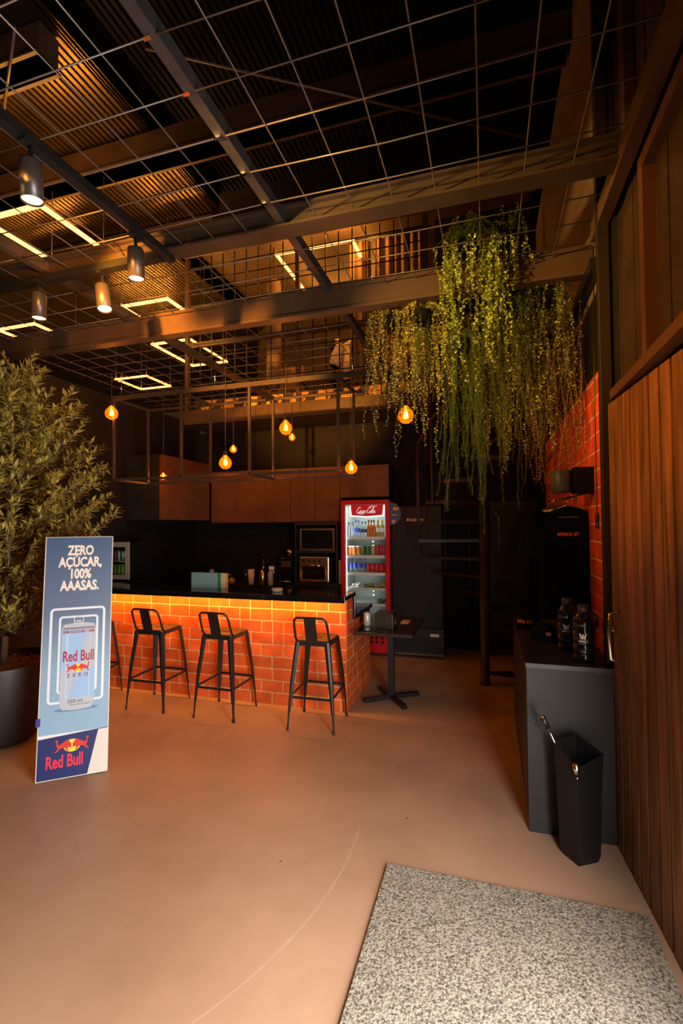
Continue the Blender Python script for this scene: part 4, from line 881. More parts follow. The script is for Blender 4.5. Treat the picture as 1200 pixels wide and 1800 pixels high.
t = ony(487, 1030, 4.42); lathe_thing('ashtray', (t.x, 4.42, 1.09), [(0.05,0),(0.055,0.004),(0.06,0.03),(0.048,0.03),(0.042,0.010),(0,0.010)], M('clear_glass', (0.40,0.33,0.24), 0.08), 'small clear glass ashtray on the bar top', 'ashtray', n=10)
one(MB().box(-2.03, 4.66, 0.865, -1.62, 4.88, 0.885), 'cutting_board', WHITE, 'thin white board lying behind the bar edge, below the oven', 'board', (-1.8, 4.77, 0.865), bevel=0.004)
for i, (pz, h, lab) in enumerate(((0.935, 0.10, 'lowest'), (1.035, 0.10, 'middle'), (1.135, 0.13, 'topmost'))):
    one(MB().box(-1.985, 6.36, pz, -1.935, 6.43, pz+h-0.004), 'small_box', M('kraft%d' % i, (0.36+0.05*i, 0.20, 0.09), 0.7), '%s small cardboard box stacked beside the red cooler' % lab, 'box', (-1.96, 6.4, pz), 'small boxes beside the cooler')
one(MB().box(-1.988, 6.34, 0, -1.932, 6.50, 0.933), 'filler_panel', BLACKLAM, 'narrow black panel between oven tower and red cooler', 'panel', (-1.96, 6.42, 0))

# mini fridge on the left end of the bar
t = thing('mini_fridge', (-4.36, 5.02, 1.09), 'small silver glass-door fridge with yellow light on the bar, behind the board', 'mini fridge')
X0, X1, Y0, Y1, Z0, Z1 = -4.545, -4.155, 4.80, 5.20, 1.11, 1.56
MB().box(X0, Y0+0.03, Z0, X0+0.02, Y1, Z1).box(X1-0.02, Y0+0.03, Z0, X1, Y1, Z1).box(X0+0.02, Y0+0.03, Z0, X1-0.02, Y1, Z0+0.02).box(X0+0.02, Y0+0.03, Z1-0.02, X1-0.02, Y1, Z1).box(X0+0.02, Y1-0.02, Z0+0.02, X1-0.02, Y1, Z1-0.02).build('body', CLOTH, t)
SILV = M('silver_frame', (0.42, 0.33, 0.27), 0.4, metal=0.4)
MB().box(X0, Y0, Z0, X0+0.045, Y0+0.028, Z1).box(X1-0.045, Y0, Z0, X1, Y0+0.028, Z1).box(X0+0.045, Y0, Z0, X1-0.045, Y0+0.028, Z0+0.05).box(X0+0.045, Y0, Z1-0.06, X1-0.045, Y0+0.028, Z1).build('door_frame', SILV, t)
MB().box(X0+0.045, Y0+0.010, Z0+0.05, X1-0.045, Y0+0.015, Z1-0.06).build('door_glass', PANE, t)
MB().box(X1-0.075, Y0+0.035, Z0+0.04, X1-0.055, Y0+0.045, Z1-0.06).build('light_strip', YELLOWLED, t)
MB().box(X0+0.02, Y0+0.04, Z0+0.205, X1-0.02, Y1-0.02, Z0+0.212).build('shelf', SILV, t)
for x in (X0+0.05, X1-0.07):
    for y in (Y0+0.07, Y1-0.06): MB().box(x, y, 1.09, x+0.02, y+0.02, Z0).build('foot', BLACKMET, t)
light('POINT', 'mini_fridge_light', (X1-0.09, Y0+0.06, Z0+0.30), 0.35, (0.9, 0.95, 0.25), parent=t, shadow_soft_size=0.02)
cc = [(0.03,0.09,0.30), (0.12,0.04,0.10), (0.20,0.22,0.24), (0.03,0.06,0.22), (0.30,0.15,0.05)]
for k in range(5):
    x = X0+0.055+0.056*k
    lathe_thing('can', (x, Y0+0.10, Z0+0.212), [(0.020,0),(0.024,0.006),(0.024,0.118),(0.019,0.13),(0,0.13)], M('minican%d' % k, cc[k], 0.3, metal=0.3), 'slim drinks can, %s from the left on the upper mini fridge shelf' % ORD[k], 'can', 'cans in the mini fridge')
    lathe_thing('can', (x, Y0+0.10, Z0+0.02), [(0.022,0),(0.026,0.006),(0.026,0.145),(0.019,0.155),(0,0.155)], M('minican_b%d' % k, (0.30,0.10,0.03) if k == 0 else (0.10+0.05*(k % 2),0.20+0.05*(k % 3),0.03), 0.3, metal=0.2), 'tall can, %s from the left at the bottom of the mini fridge' % ORD[k], 'can', 'cans in the mini fridge')

# ================================================================== RED DRINKS COOLER
X0, X1, Y0, Y1 = -1.925, -1.255, 6.28, 6.92
t = thing('drinks_cooler', ((X0+X1)/2, 6.6, 0), 'tall red glass-door drinks cooler with bright white interior', 'drinks cooler')
cl = MB().box(X0, Y0+0.05, 0.10, X0+0.03, Y1, 2.06).box(X1-0.03, Y0+0.05, 0.10, X1, Y1, 2.06).box(X0+0.03, Y1-0.03, 0.10, X1-0.03, Y1, 2.06).box(X0+0.03, Y0+0.05, 2.03, X1-0.03, Y1-0.03, 2.06).box(X0, Y0+0.02, 0.04, X1, Y1, 0.44)
cl.build('cabinet', RED, t)
INT = M('cooler_lining', (0.50, 0.56, 0.52), 0.4)
MB().box(X0+0.03, Y0+0.06, 0.44, X0+0.036, Y1-0.03, 2.03).box(X1-0.036, Y0+0.06, 0.44, X1-0.03, Y1-0.03, 2.03).box(X0+0.036, Y1-0.04, 0.44, X1-0.036, Y1-0.03, 2.03).box(X0+0.036, Y0+0.06, 0.44, X1-0.036, Y1-0.04, 0.45).build('lining', INT, t)
dr = MB().box(X0, Y0, 0.44, X0+0.055, Y0+0.045, 2.08).box(X1-0.055, Y0, 0.44, X1, Y0+0.045, 2.08).box(X0+0.055, Y0, 2.02, X1-0.055, Y0+0.045, 2.08).box(X0+0.055, Y0, 0.44, X1-0.055, Y0+0.045, 0.49).build('door_frame', RED, t)
MB().box(X0+0.055, Y0+0.018, 0.49, X1-0.055, Y0+0.024, 2.02).build('door_glass', PANE, dr)
gx0, gx1 = X0+0.115, X1-0.085
# light header with the script name
MB().prism([(gx0,0), (gx0-0.01,0.155), (gx1+0.01,0.155), (gx1,0.0), ((gx0+gx1)/2,-0.015)], frame((0, Y0+0.075, 1.858), (1,0,0), (0,0,1)), 0.012).build('header_light', M('header_glow', (1,1,1), 0.4, emit=(0.9,1.0,0.97), es=0.9), t)
MB().prism([(gx0+0.022,0.014), (gx0+0.008,0.155), (gx1-0.008,0.155), (gx1-0.022,0.014), ((gx0+gx1)/2,0.0)], frame((0, Y0+0.062, 1.862), (1,0,0), (0,0,1)), 0.006).build('header_sign', M('header_red', (0.55,0.008,0.015), 0.4, emit=(0.6,0.01,0.02), es=0.35), t)
def script_logo(T, s, r, n=6):
    mb = MB()
    def st(pts): mb.tube([T @ Vector((x*s, y*s, 0)) for x, y in pts], r, n)
    def C(ox): return [(ox+0.52,0.86),(ox+0.60,0.98),(ox+0.50,1.05),(ox+0.34,0.98),(ox+0.16,0.72),(ox+0.06,0.38),(ox+0.10,0.10),(ox+0.26,0.0),(ox+0.44,0.10),(ox+0.54,0.26)]
    def o_(ox): return [(ox+0.16+0.13*cos(a)+0.06*sin(a), 0.22+0.22*sin(a)) for a in [k*2*pi/12 for k in range(13)]]
    def c_(ox): return [(ox+0.30,0.36),(ox+0.24,0.44),(ox+0.12,0.36),(ox+0.06,0.18),(ox+0.12,0.02),(ox+0.26,0.08),(ox+0.34,0.2)]
    def a_(ox): return o_(ox) + [(ox+0.34,0.44),(ox+0.30,0.12),(ox+0.36,0.02),(ox+0.46,0.14)]
    def l_(ox): return [(ox+0.02,0.14),(ox+0.22,0.70),(ox+0.30,1.02),(ox+0.22,1.08),(ox+0.12,0.80),(ox+0.06,0.2),(ox+0.12,0.0),(ox+0.24,0.14)]
    st(C(0)); st(o_(0.52)); st(c_(0.84)); st(a_(1.14)); st([(1.62,0.30),(1.78,0.32)])
    st(C(1.80)); st(o_(2.32)); st(l_(2.62)); st(a_(2.86)); st([(0.40,0.02),(0.7,-0.14),(1.0,-0.10),(1.3,-0.18)]); st([(2.05,1.06),(2.5,1.22),(3.0,1.12),(3.35,1.26)])
    return mb
script_logo(frame((-1.725, Y0+0.056, 1.905), (1,0,0), (0.22,0,1)), 0.080, 0.0052).build('header_script', M('script_white', (0.9,0.9,0.88), 0.5, emit=(1,0.95,0.9), es=0.35), t)
ZS = [1.572, 1.318, 1.084, 0.880, 0.670]
for z in ZS: MB().box(X0+0.036, Y0+0.10, z-0.008, X1-0.036, Y1-0.05, z).box(X0+0.036, Y0+0.085, z-0.026, X1-0.036, Y0+0.10, z+0.012).build('shelf', WHITE, t)
for xx in (X0+0.062,): MB().box(xx-0.006, Y0+0.055, 0.50, xx+0.002, Y0+0.063, 2.0).build('light_strip', COOLLED, t)
mb = MB()
for z in (1.93, 1.76, 1.50, 1.44, 1.39, 1.02, 0.83, 0.78, 0.72): mb.lathe([(0.0,0),(0.010,0.0),(0.010,0.004)], T=frame((-1.62, Y1-0.042, z), (1,0,0), (0,0,1)), n=10)
mb.build('back_lights', COOLLED, t)
light('AREA', 'cooler_light', (X0+0.09, Y0+0.10, 1.25), 2.0, (0.86, 1.0, 0.95), rot=(0.8, 0.7, 0), parent=t, shape='RECTANGLE', size=0.03, size_y=1.5)
light('AREA', 'cooler_top_light', ((X0+X1)/2, Y0+0.25, 2.02), 2.2, (0.86, 1.0, 0.95), rot=(0, 0.1, -1), parent=t, shape='RECTANGLE', size=0.5, size_y=0.3)
gr = MB().box(X0+0.02, Y0+0.005, 0.06, X1-0.02, Y0+0.02, 0.40)
gr.build('base_panel', RED, t)
gr = MB()
for i in range(7):
    for j in range(4):
        if j < 3 or i > 1: gr.box(X0+0.09+i*0.075, Y0, 0.17+j*0.055, X0+0.13+i*0.075, Y0+0.006, 0.205+j*0.055)
gr.build('vent_holes', BLACKMET, t)
one(MB().prism([(0.0,0)] + arc(0, 0.155, 0.155, -90, 90, 14), frame((X1+0.004, Y0-0.004, 1.735), (1,0,0), (0,0,1)), 0.003).prism([(0.05,0.20),(0.12,0.20),(0.12,0.24),(0.05,0.24)], frame((X1+0.004, Y0-0.008, 1.735), (1,0,0), (0,0,1)), 0.003, 1).prism([(0.03,0.13),(0.10,0.13),(0.10,0.145),(0.03,0.145)], frame((X1+0.004, Y0-0.008, 1.735), (1,0,0), (0,0,1)), 0.003, 1).prism(arc(0.055,0.05,0.026,0,340,10), frame((X1+0.004, Y0-0.008, 1.735), (1,0,0), (0,0,1)), 0.003, 1),
    'round_sticker', [M('sticker_blue', (0.035,0.075,0.16), 0.4), M('sticker_orange', (0.65,0.26,0.07), 0.5)], 'half-round blue sticker with orange marks on the edge of the black freezer', 'sticker', (X1+0.05, Y0-0.004, 1.74))
# what stands in the cooler
def fx(px): return ony(px, 950, 6.44).x
YI = Y0 + 0.17
def drink(kind, name, x, z, h, r, colr, label, capc=None, y=YI, lab2=None):
    t = thing(name, (x, y, z), label, 'bottle' if kind == 'bottle' else kind, 'drinks in the red cooler'); c = Vector((x, y, z))
    if kind == 'bottle':
        MB().lathe(bottle_prof(r, h*0.95), c, 14).build('body', colr if not isinstance(colr, tuple) else M(name+'_c', colr, 0.15), t)
        MB().lathe([(r*0.42, h*0.90), (r*0.42, h), (0, h)], c, 12).build('cap', M('cap', capc or (0.02,0.06,0.5), 0.4), t)
        if lab2: MB().lathe([(r*1.02, h*0.30), (r*1.03, h*0.31), (r*1.03, h*0.52), (r*1.02, h*0.53)], c, 14).build('wrapper', M('wrap', lab2, 0.4), t)
    elif kind == 'can':
        MB().lathe([(r*0.8,0),(r,0.008),(r,h-0.012),(r*0.82,h-0.003)], c, 14).build('body', M(name+'_c', colr, 0.3, metal=0.2), t)
        MB().lathe([(r*0.82,h-0.003),(r*0.78,h),(0,h-0.003)], c, 14).build('lid', CHROME, t)
    else:
        MB().lathe([(r*0.75,0),(r*0.8,0.003),(r,h*0.9),(r*1.03,h*0.9)], c, 14).build('body', M(name+'_c', colr, 0.3), t)
        MB().lathe([(r*1.06,h*0.88),(r*1.06,h),(0,h)], c, 14).build('lid', WHITE, t)
    return t
def row(pxs, kind, name, z, h, r, cols, labf, **kw):
    for i, px in enumerate(pxs): drink(kind, name, fx(px), z, h, r, cols[i % len(cols)] if isinstance(cols, list) else cols, labf(i), **kw)
BLUEC = (0.02, 0.06, 0.55)
row([613, 619], 'bottle', 'water_bottle', ZS[0], 0.21, 0.030, PLASTICCLR, lambda i: 'clear bottle with dark cap, %s from the left on the top cooler shelf' % ORD[i], capc=(0.04,0.05,0.04))
row([625, 630], 'bottle', 'water_bottle', ZS[0], 0.24, 0.032, PLASTICCLR, lambda i: 'blue-capped water bottle, %s of the pair on the top cooler shelf' % ('left', 'right')[i], capc=BLUEC, lab2=(0.03,0.06,0.45))
row([636, 642], 'bottle', 'water_bottle', ZS[0], 0.22, 0.030, PLASTICCLR, lambda i: 'dark-labelled clear bottle, %s one beside the amber bottles on the top shelf' % ('left', 'right')[i], capc=(0.03,0.05,0.25), lab2=(0.02,0.03,0.12))
row([647.5, 652.5, 657], 'bottle', 'amber_bottle', ZS[0], 0.24, 0.028, (0.50, 0.10, 0.012), lambda i: 'amber drink bottle with black cap, %s of three on the top shelf' % ('left', 'middle', 'right')[i], capc=(0.01,0.01,0.01))
row([664, 672], 'bottle', 'beer_bottle', ZS[0], 0.25, 0.030, (0.36, 0.24, 0.03), lambda i: 'yellow bottle with white label, %s of two at the right of the top shelf' % ('left', 'right')[i], capc=(0.7,0.5,0.1), lab2=(0.7,0.72,0.7))
row([614, 622, 630.5], 'cup', 'drink_cup', ZS[1]+0.012, 0.125, 0.034, (0.62, 0.17, 0.03), lambda i: 'orange juice cup with white lid, %s of three on the second shelf' % ('left', 'middle', 'right')[i])
row([639, 647], 'can', 'drink_can', ZS[1]+0.012, 0.125, 0.030, (0.05, 0.11, 0.02), lambda i: 'black and green can, %s of two on the second shelf' % ('left', 'right')[i])
row([655.5], 'can', 'drink_can', ZS[1]+0.012, 0.125, 0.028, (0.45, 0.36, 0.14), lambda i: 'single silver and yellow can on the second shelf')
row([663, 669, 675], 'can', 'drink_can', ZS[1]+0.012, 0.14, 0.028, [(0.50,0.02,0.06),(0.42,0.02,0.05),(0.55,0.10,0.14)], lambda i: 'pinkish red can, %s of three at the right of the second shelf' % ('left', 'middle', 'right')[i])
row([615.5, 623.5, 632, 640], 'bottle', 'water_bottle', ZS[2]+0.012, 0.205, 0.030, PLASTICCLR, lambda i: 'blue-labelled water bottle, %s from the left on the third shelf' % ORD[i], capc=BLUEC, lab2=(0.02,0.04,0.40))
row([647, 654.5, 662, 669.5, 676], 'can', 'drink_can', ZS[2]+0.012, 0.125, 0.029, (0.50, 0.012, 0.015), lambda i: 'red can, %s from the left of five on the third shelf' % ORD[i])
for i, (px, colr, lab, z) in enumerate(((625, (0.55,0.52,0.45), 'tray of pale wrapped food at the left of the fourth shelf', ZS[3]), (648, (0.20,0.20,0.04), 'tray of green salad in the middle of the fourth shelf', ZS[3]), (670, (0.50,0.25,0.03), 'tray of orange food at the right of the fourth shelf', ZS[3]), (671, (0.10,0.12,0.05), 'dark food tray at the right of the fifth shelf', ZS[4]))):
    x = fx(px); t2 = thing('food_tray', (x, YI, z+0.0), lab, 'food tray', 'food trays in the red cooler'); r = random.Random(i)
    MB().box(x-0.075, YI-0.06, z, x+0.075, YI+0.06, z+0.012).build('tray', BLACKMET if i else WHITE, t2, bevel=0.004)
    mb = MB()
    for k in range(16):
        rr = r.uniform(0.014, 0.026); c = (x+r.uniform(-.055,.055), YI+r.uniform(-.04,.04), z+0.012+rr*0.8+r.uniform(0,.022)); mb.lathe([(0,-rr),(rr*0.8,-rr*0.5),(rr,0),(rr*0.7,rr*0.6),(0,rr)], c, 7, smooth=True)
    mb.build('food', M('food%d' % i, colr, 0.6, island=0.6), t2)

# ================================================================== BLACK FREEZER
X0, X1, Y0, Y1 = -1.235, -0.575, 6.32, 6.92
t = thing('black_freezer', ((X0+X1)/2, 6.6, 0), 'tall closed black freezer right of the red cooler', 'freezer')
FZ = M('freezer_black', (0.016, 0.010, 0.007), 0.45, spec=0.25)
MB().box(X0, Y0+0.05, 0.04, X1, Y1, 1.99).build('cabinet', BLACKMET, t)
MB().box(X0+0.002, Y0, 0.40, X1-0.002, Y0+0.048, 1.985).build('door', FZ, t, bevel=0.006)
mb = MB().box(X0+0.005, Y0+0.02, 0.05, X1-0.005, Y0+0.05, 0.385)
mb.build('base_panel', BLACKLAM, t)
mb = MB()
for k in range(6): mb.box(X0+0.03, Y0+0.008, 0.09+k*0.034, X1-0.03, Y0+0.022, 0.108+k*0.034)
mb.build('grille', BLACKMET, t); MB().box(X0+0.005, Y0, 0.045, X1-0.005, Y0+0.03, 0.06).build('base_trim', CHROME, t)
mb = MB(); text(mb, 'Imbera', frame((-0.985, Y0-0.002, 1.788), (1,0,0), (0,0,1)), 0.062, 0.002, 0.0012, 1.0, 'LEFT'); mb.prism(arc(-1.015, 1.808, 0.020, 0, 340, 14), frame((0, Y0-0.002, 0), (1,0,0), (0,0,1)), 0.002)
mb.build('door_name', M('logo_peach', (0.75,0.50,0.32), 0.5), t)
mb = MB(); mb.box(-0.74, Y0+0.004, 0.288, -0.63, Y0+0.009, 0.325); mb.build('badge', WHITEPRINT, t)
for z in (0.06, 0.20, 0.30, 0.375): MB().box(X1-0.02, Y0-0.003, z-0.008, X1-0.004, Y0+0.022, z+0.008).build('hinge_bolt', CHROME, t)

# ================================================================== SMALL TABLE
t = thing('small_table', (-0.95, 4.80, 0), 'small black table with cross base at the end of the bar', 'table')
MB().box(-1.235, 4.37, 0.715, -0.675, 5.24, 0.745).build('table_top', M('table_black', (0.022,0.015,0.012), 0.25), t, bevel=0.003)
MB().box(-0.985, 4.77, 0.03, -0.925, 4.83, 0.715).build('column', BLACKMET, t)
for a in (0.62, 0.62+pi/2, 0.62+pi, 0.62+3*pi/2):
    MB().bar((-0.955+0.03*cos(a), 4.80+0.03*sin(a), 0.028), (-0.955+0.30*cos(a), 4.80+0.30*sin(a), 0.020), 0.05, 0.036).build('foot', BLACKMET, t)
MB().box(-1.05, 4.70, 0.69, -0.86, 4.90, 0.715).build('mount_plate', BLACKMET, t)
t = thing('napkin_holder', (-0.97, 4.60, 0.745), 'black box napkin holder on the small table', 'napkin holder')
MB().box(-1.06, 4.52, 0.745, -0.88, 4.72, 0.90).build('box', M('holder_black', (0.022,0.016,0.013), 0.3), t, bevel=0.006); MB().box(-1.03, 4.55, 0.90, -0.91, 4.68, 0.902).build('top_opening', BLACKMET, t)
drink('can', 'green_white_can', -1.165, 0.745, 0.135, 0.035, (0.55, 0.52, 0.46), 'white and green can on the small table, left of the napkin holder', y=4.66)
one(MB().tube([(-0.99 + 0.07*cos(a), 4.44 + 0.03*sin(a), 0.752) for a in [k*pi/8 for k in range(9)]] + [(-0.95, 4.40, 0.752), (-0.88, 4.42, 0.752)], 0.004, 6), 'glasses', BLACKMET, 'thin black wire glasses in front of the napkin holder', 'glasses', (-0.97, 4.44, 0.75))
one(MB().box(-0.87, 4.86, 0.745, -0.79, 5.02, 0.75), 'paper_card', M('peach_paper', (0.60,0.36,0.24), 0.7), 'small peach paper card on the right of the small table', 'card', (-0.83, 4.94, 0.745))
one(MB().box(-1.20, 4.42, 0.745, -1.08, 4.56, 0.752), 'coaster', BLACKGLOSS, 'flat black coaster at the left edge of the small table', 'coaster', (-1.14, 4.5, 0.745))

# ================================================================== SPIRAL STAIR
SP = Vector((-0.057, 5.50, 0)); STB = M('stair_brown_black', (0.024, 0.013, 0.008), 0.5, spec=0.25)
t = thing('spiral_staircase', SP, 'black steel spiral staircase with round centre pole behind the plants', 'staircase')
MB().lathe([(0.055, 0.0), (0.055, 0.01), (0.048, 0.012), (0.048, 4.6), (0, 4.6)], SP, 20).build('pole', STB, t)
tz = [0.11, 0.315, 0.52, 0.725, 0.93, 1.14, 1.34, 1.545, 1.75, 1.955, 2.16, 2.365, 2.57, 2.78, 2.98, 3.19]; hr = []
R = 0.70
for i, z in enumerate(tz):
    a = radians(2 + 25.5*i) if i < 7 else radians(2 + 25.5*6 + 24*(i-6)); b0, b1 = a-radians(13), a+radians(13)
    pts = [(0.045*cos(b1), 0.045*sin(b1)), (0.045*cos(b0), 0.045*sin(b0))] + [(R*cos(b0+(b1-b0)*k/4), R*sin(b0+(b1-b0)*k/4)) for k in range(5)]
    MB().prism(pts, Matrix.Translation(SP + Vector((0,0,z))), 0.035).build('tread', STB, t)
    e_ = SP + Vector((R*cos(a), R*sin(a), z)); 
    if i >= 4: MB().tube([e_ + Vector((-0.06*cos(a),-0.06*sin(a),0.0)), e_ + Vector((0.012*cos(a),0.012*sin(a),0.004)), e_ + Vector((0.018*cos(a),0.018*sin(a),0.03)), e_ + Vector((0.018*cos(a),0.018*sin(a),0.86))], 0.0105, 8).build('baluster', STB, t)
    if i >= 4: hr.append(e_ + Vector((0.018*cos(a), 0.018*sin(a), 0.87)))
MB().tube(hr, 0.016, 8).build('handrail', STB, t)

# ================================================================== CABINET, SHIRTS, BOTTLES
t = thing('side_cabinet', (0.42, 3.7, 0), 'low black cabinet with charcoal end panel along the brick wall at right', 'cabinet')
MB().box(0.21, 2.99, 0.0, 0.648, 4.46, 0.925).build('body', BLACKLAM, t)
MB().box(0.195, 2.965, 0.0, 0.648, 2.988, 0.925).build('end_panel', GREYLAM, t, label='matt charcoal end panel')
MB().box(0.19, 2.96, 0.925, 0.652, 4.47, 0.950).build('top', BLACKLAM, t)
for a, b in ((3.0, 3.48), (3.49, 3.97), (3.98, 4.45)):
    dd = MB().box(0.192, a, 0.06, 0.209, b-0.004, 0.915).build('door', BLACKLAM, t); MB().box(0.178, b-0.06, 0.55, 0.192, b-0.03, 0.58).build('knob', BLACKMET, dd)
def gallon(c, label):
    t = thing('water_jug', c, label, 'jug', 'black jugs on the side cabinet'); c = Vector(c); R = 0.062; m = M('jug_black', (0.010,0.009,0.008), 0.10)
    pr = [(R*0.92,0), (R,0.01), (R,0.03), (R*0.93,0.04), (R,0.05), (R,0.09), (R*0.93,0.10), (R,0.11), (R,0.19), (R*0.92,0.20), (R,0.21), (R*0.98,0.225), (R*0.75,0.262), (R*0.48,0.28), (R*0.48,0.285)]
    MB().lathe(pr, c, 24).build('body', m, t)
    MB().lathe([(R*0.52,0.283),(R*0.52,0.318),(R*0.45,0.322),(0,0.322)], c, 18).build('cap', M('jug_cap', (0.05,0.04,0.035), 0.4), t)
    MB().tube([c+Vector((R*0.45,0.02,0.27)), c+Vector((R*1.15,0.03,0.255)), c+Vector((R*1.25,0.03,0.20)), c+Vector((R*0.95,0.02,0.17))], 0.009, 8).build('handle', m, t)
    mb = MB(); T = frame(c + Vector((-0.015,-R-0.001,0.135)), (1,0,0), (0,0,1)); mb.prism([(-0.02,0.03),(-0.012,0.03),(-0.008,0.014),(0,0.03),(0.008,0.014),(0.012,0.03),(0.02,0.03),(0.012,0.0),(-0.012,0.0)], T, 0.002); text(mb, 'FÁBRICA', frame(c + Vector((-0.015,-R-0.001,0.118)), (1,0,0), (0,0,1)), 0.012, 0.002, 0.0003)
    mb.build('printed_emblem', WHITEPRINT, t)
a = onz(1005, 1147, 0.95); gallon((a.x-0.01, a.y+0.09, 0.95), 'black ribbed water jug on the cabinet, left one nearer the cap'); a = onz(1030, 1163, 0.95); gallon((a.x-0.005, a.y+0.03, 0.95), 'black ribbed water jug on the cabinet, right one nearer the camera')
def cap(c, rz, label, s='GT'):
    t = thing('baseball_cap', c, label, 'cap', 'caps on the side cabinet'); c = Vector(c)
    MB().lathe([(0.085,0.0),(0.088,0.03),(0.078,0.075),(0.045,0.105),(0.012,0.115),(0,0.116)], (0,0,0), 22).build('crown', CLOTH, t, local=True)
    vs = []; n = 12
    for k in range(n+1):
        a = radians(-62 + 124*k/n) ; o_ = 0.075*cos((k/n-0.5)*pi)
        for rr in (0.082, 0.082+o_): vs.append((rr*sin(a), -rr*cos(a), 0.012 - 0.02*abs(sin(a))*0.3 - (rr-0.082)*0.1))
    mb = MB(); mb.add(vs, [(2*k, 2*k+1, 2*k+3, 2*k+2) for k in range(n)], 0, True); o = mb.build('brim', CLOTH, t, local=True); sd_ = o.modifiers.new('s','SOLIDIFY'); sd_.thickness = 0.004
    mb = MB(); text(mb, s, frame((0,-0.0885,0.035), (1,0,0), (0,0.12,1)), 0.034, 0.003, 0.001); mb.build('printed_text', ORANGEPRINT, t, local=True)
    t.rotation_euler = (0,0,rz); return t
cap((0.285, 4.02, 0.951), -0.35, 'black cap with orange lettering at the far left of the cabinet top', 'FÁB GT'); cap((0.355, 3.62, 0.951), 0.25, 'black cap with red emblem in front on the cabinet top', 'W')
# shirts on hangers, one behind the other, from a rail along the wall
RX = 0.535; YR = 3.72
for i in range(6):
    y = YR + 0.075*i; x = RX - 0.012*i + (0.006 if i % 2 else 0)
    t = thing('black_tshirt', (x, y, 1.865), 'black T-shirt on a hanger, %s from the front on the rail%s' % (ORD[i], ', with orange lettering' if i == 0 else ''), 'shirt', 'black T-shirts on the rail')
    shirt_mesh(MB(), 0.385, 0.80, 0.060).build('shirt', CLOTH, t, local=True); hanger_mesh(MB()).build('hanger', BRASS, t, local=True)
    if i == 0:
        mb = MB(); text(mb, 'FÁBRICA GT', frame((-0.005, -0.036, -0.205), (1,0,0), (0,0,1)), 0.030, 0.003, 0.0012, 0.82, shear=0.2); mb.build('printed_text', ORANGEPRINT, t, local=True)
        MB().bar((-0.06,-0.030,-0.075), (0.06,-0.030,-0.075), 0.004, 0.004).build('neck_label', M('label_tan', (0.30,0.17,0.08), 0.6), t, local=True)
t = thing('clothes_rail', (0.5, 4.0, 1.93), 'thin black clothes rail holding the black T-shirts', 'clothes rail')
MB().tube([(RX+0.005, 3.60, 1.9245), (RX-0.05, 4.30, 1.9245)], 0.0085, 8).build('rod', BLACKMET, t)
MB().tube([(RX, 3.64, 1.9245), (0.668, 3.64, 1.96)], 0.007, 8).tube([(RX-0.045, 4.26, 1.9245), (0.668, 4.26, 1.96)], 0.007, 8).build('wall_bracket', BLACKMET, t)
# black wall box with grey lamp shade
a = ony(1010, 830, 3.55); 
one(MB().box(0.545, 3.50, 1.945, 0.668, 3.60, 2.12), 'wall_box', CLOTH, 'black box mounted on the brick wall above the shirts', 'wall box', (0.6, 3.55, 1.95))
one(MB().lathe([(0.062,0),(0.065,0.006),(0.065,0.145),(0.060,0.15),(0,0.15)], (0.475, 3.55, 1.955), 24), 'wall_lamp', M('sage_metal', (0.030,0.036,0.030), 0.5, spec=0.3), 'grey-green cylinder lamp shade on the black wall box', 'lamp shade', (0.475, 3.55, 1.955))
# cord with toggle
t = thing('blind_cord', (0.60, 3.08, 2.0), 'thin dark cord with black toggle hanging before the brick wall', 'cord')
MB().tube([(0.612, 3.09, 3.33), (0.602, 3.09, 2.5), (0.602, 3.09, 1.80)], 0.003, 6).build('cord', BLACKMET, t); MB().lathe([(0.0,0),(0.010,0.005),(0.011,0.08),(0.008,0.095),(0,0.097)], (0.602, 3.09, 1.71), 12).build('toggle', BLACKMET, t)

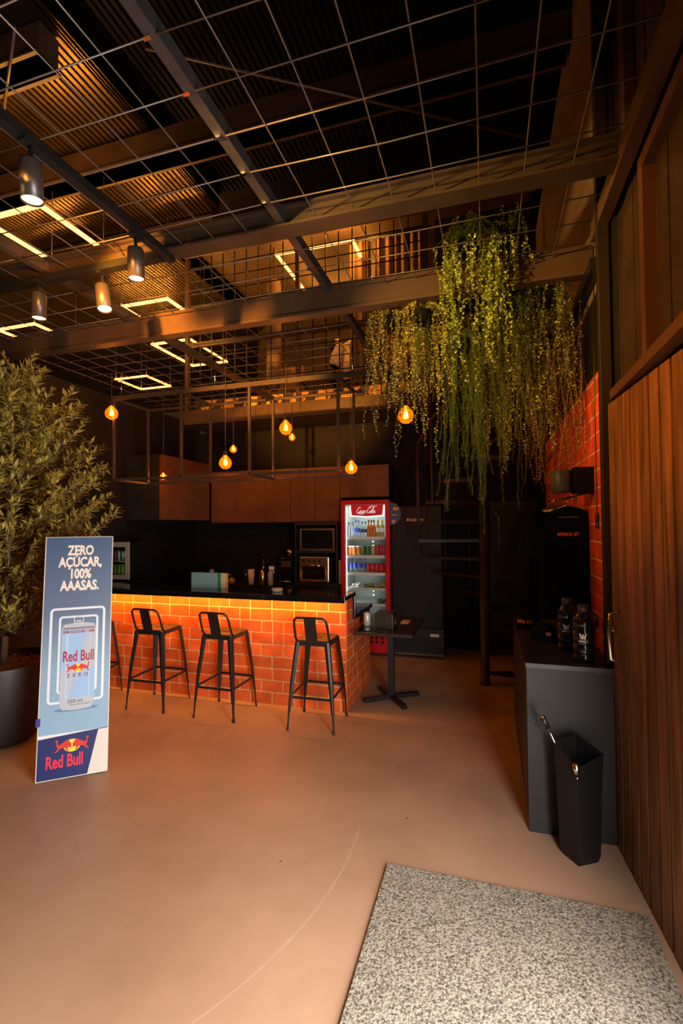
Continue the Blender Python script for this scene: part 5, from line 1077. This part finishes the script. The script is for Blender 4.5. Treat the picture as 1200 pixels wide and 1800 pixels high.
# ================================================================== UMBRELLA STAND
c = Vector((0.425, 2.80, 0)); BINM = M('bin_black', (0.006,0.005,0.005), 0.5, spec=0.3)
t = thing('umbrella_stand', c, 'black tapered four-sided umbrella stand in front of the side cabinet', 'umbrella stand')
def diamond(k, z, zf, cy=0.0):
    hx, hy = 0.098*k, 0.092*k; return [(c.x-hx-0.004, c.y+cy+0.015, z), (c.x-0.012, c.y-hy+cy, z-zf), (c.x+hx+0.018, c.y+cy-0.005, z-zf*0.35), (c.x+0.01, c.y+hy+cy, z+zf*0.3)]
secs = [diamond(0.72, 0.0, 0), diamond(0.86, 0.03, 0), diamond(0.92, 0.14, 0), diamond(1.0, 0.40, 0.0), diamond(1.10, 0.585, 0.075), diamond(1.06, 0.583, 0.075), diamond(0.90, 0.30, 0.0), diamond(0.6, 0.06, 0)]
vs = [v for s_ in secs for v in s_]
MB().add(vs, [(i*4+j, i*4+(j+1) % 4, (i+1)*4+(j+1) % 4, (i+1)*4+j) for i in range(len(secs)-1) for j in range(4)] + [(0,1,2,3), (28,29,30,31)]).build('body', BINM, t, bevel=0.006)
def umbrella(p0, p1, knob, label):
    t = thing('umbrella', p0, label, 'umbrella', 'umbrellas in the stand'); p0 = Vector(p0); p1 = Vector(p1); d = (p1-p0).normalized(); L_ = (p1-p0).length
    MB().tube([p0 + d*0.03, p0 + d*(L_*0.45)], [0.010, 0.017], 10).tube([p0, p0+d*0.03], [0.005,0.010], 8).build('canopy', CLOTH, t)
    MB().tube([p0 + d*(L_*0.5), p1 - d*0.06], 0.005, 8).build('shaft', CHROME, t)
    MB().tube([p1 - d*0.065, p1], [0.013, 0.017], 12).build('grip', BLACKMET if not knob else CHROME, t)
    MB().tube([p1, p1 + d*0.004], 0.014, 12).build('end_cap', BRASS, t)
    if not knob: MB().tube([p1 - d*0.01, p1 + Vector((-0.025,0,-0.01)), p1 + Vector((-0.035,0,-0.05)), p1 + Vector((-0.02,0,-0.055)), p1 - d*0.02], 0.0025, 6).build('wrist_strap', BLACKMET, t)
umbrella((0.490, 2.845, 0.21), (0.260, 2.803, 0.712), False, 'long umbrella leaning out to the left with wrist strap')
umbrella((0.455, 2.81, 0.085), (0.402, 2.690, 0.530), True, 'short umbrella with silver grip poking over the stand front')

# ================================================================== MAT
one(MB().box(-0.524, 0.7, 0.0, 0.652, 2.47, 0.014), 'door_mat', mat_mat(), 'large grey looped door mat in the foreground', 'door mat', (0.06, 1.6, 0), bevel=0.004)
bpy.context.view_layer.update()
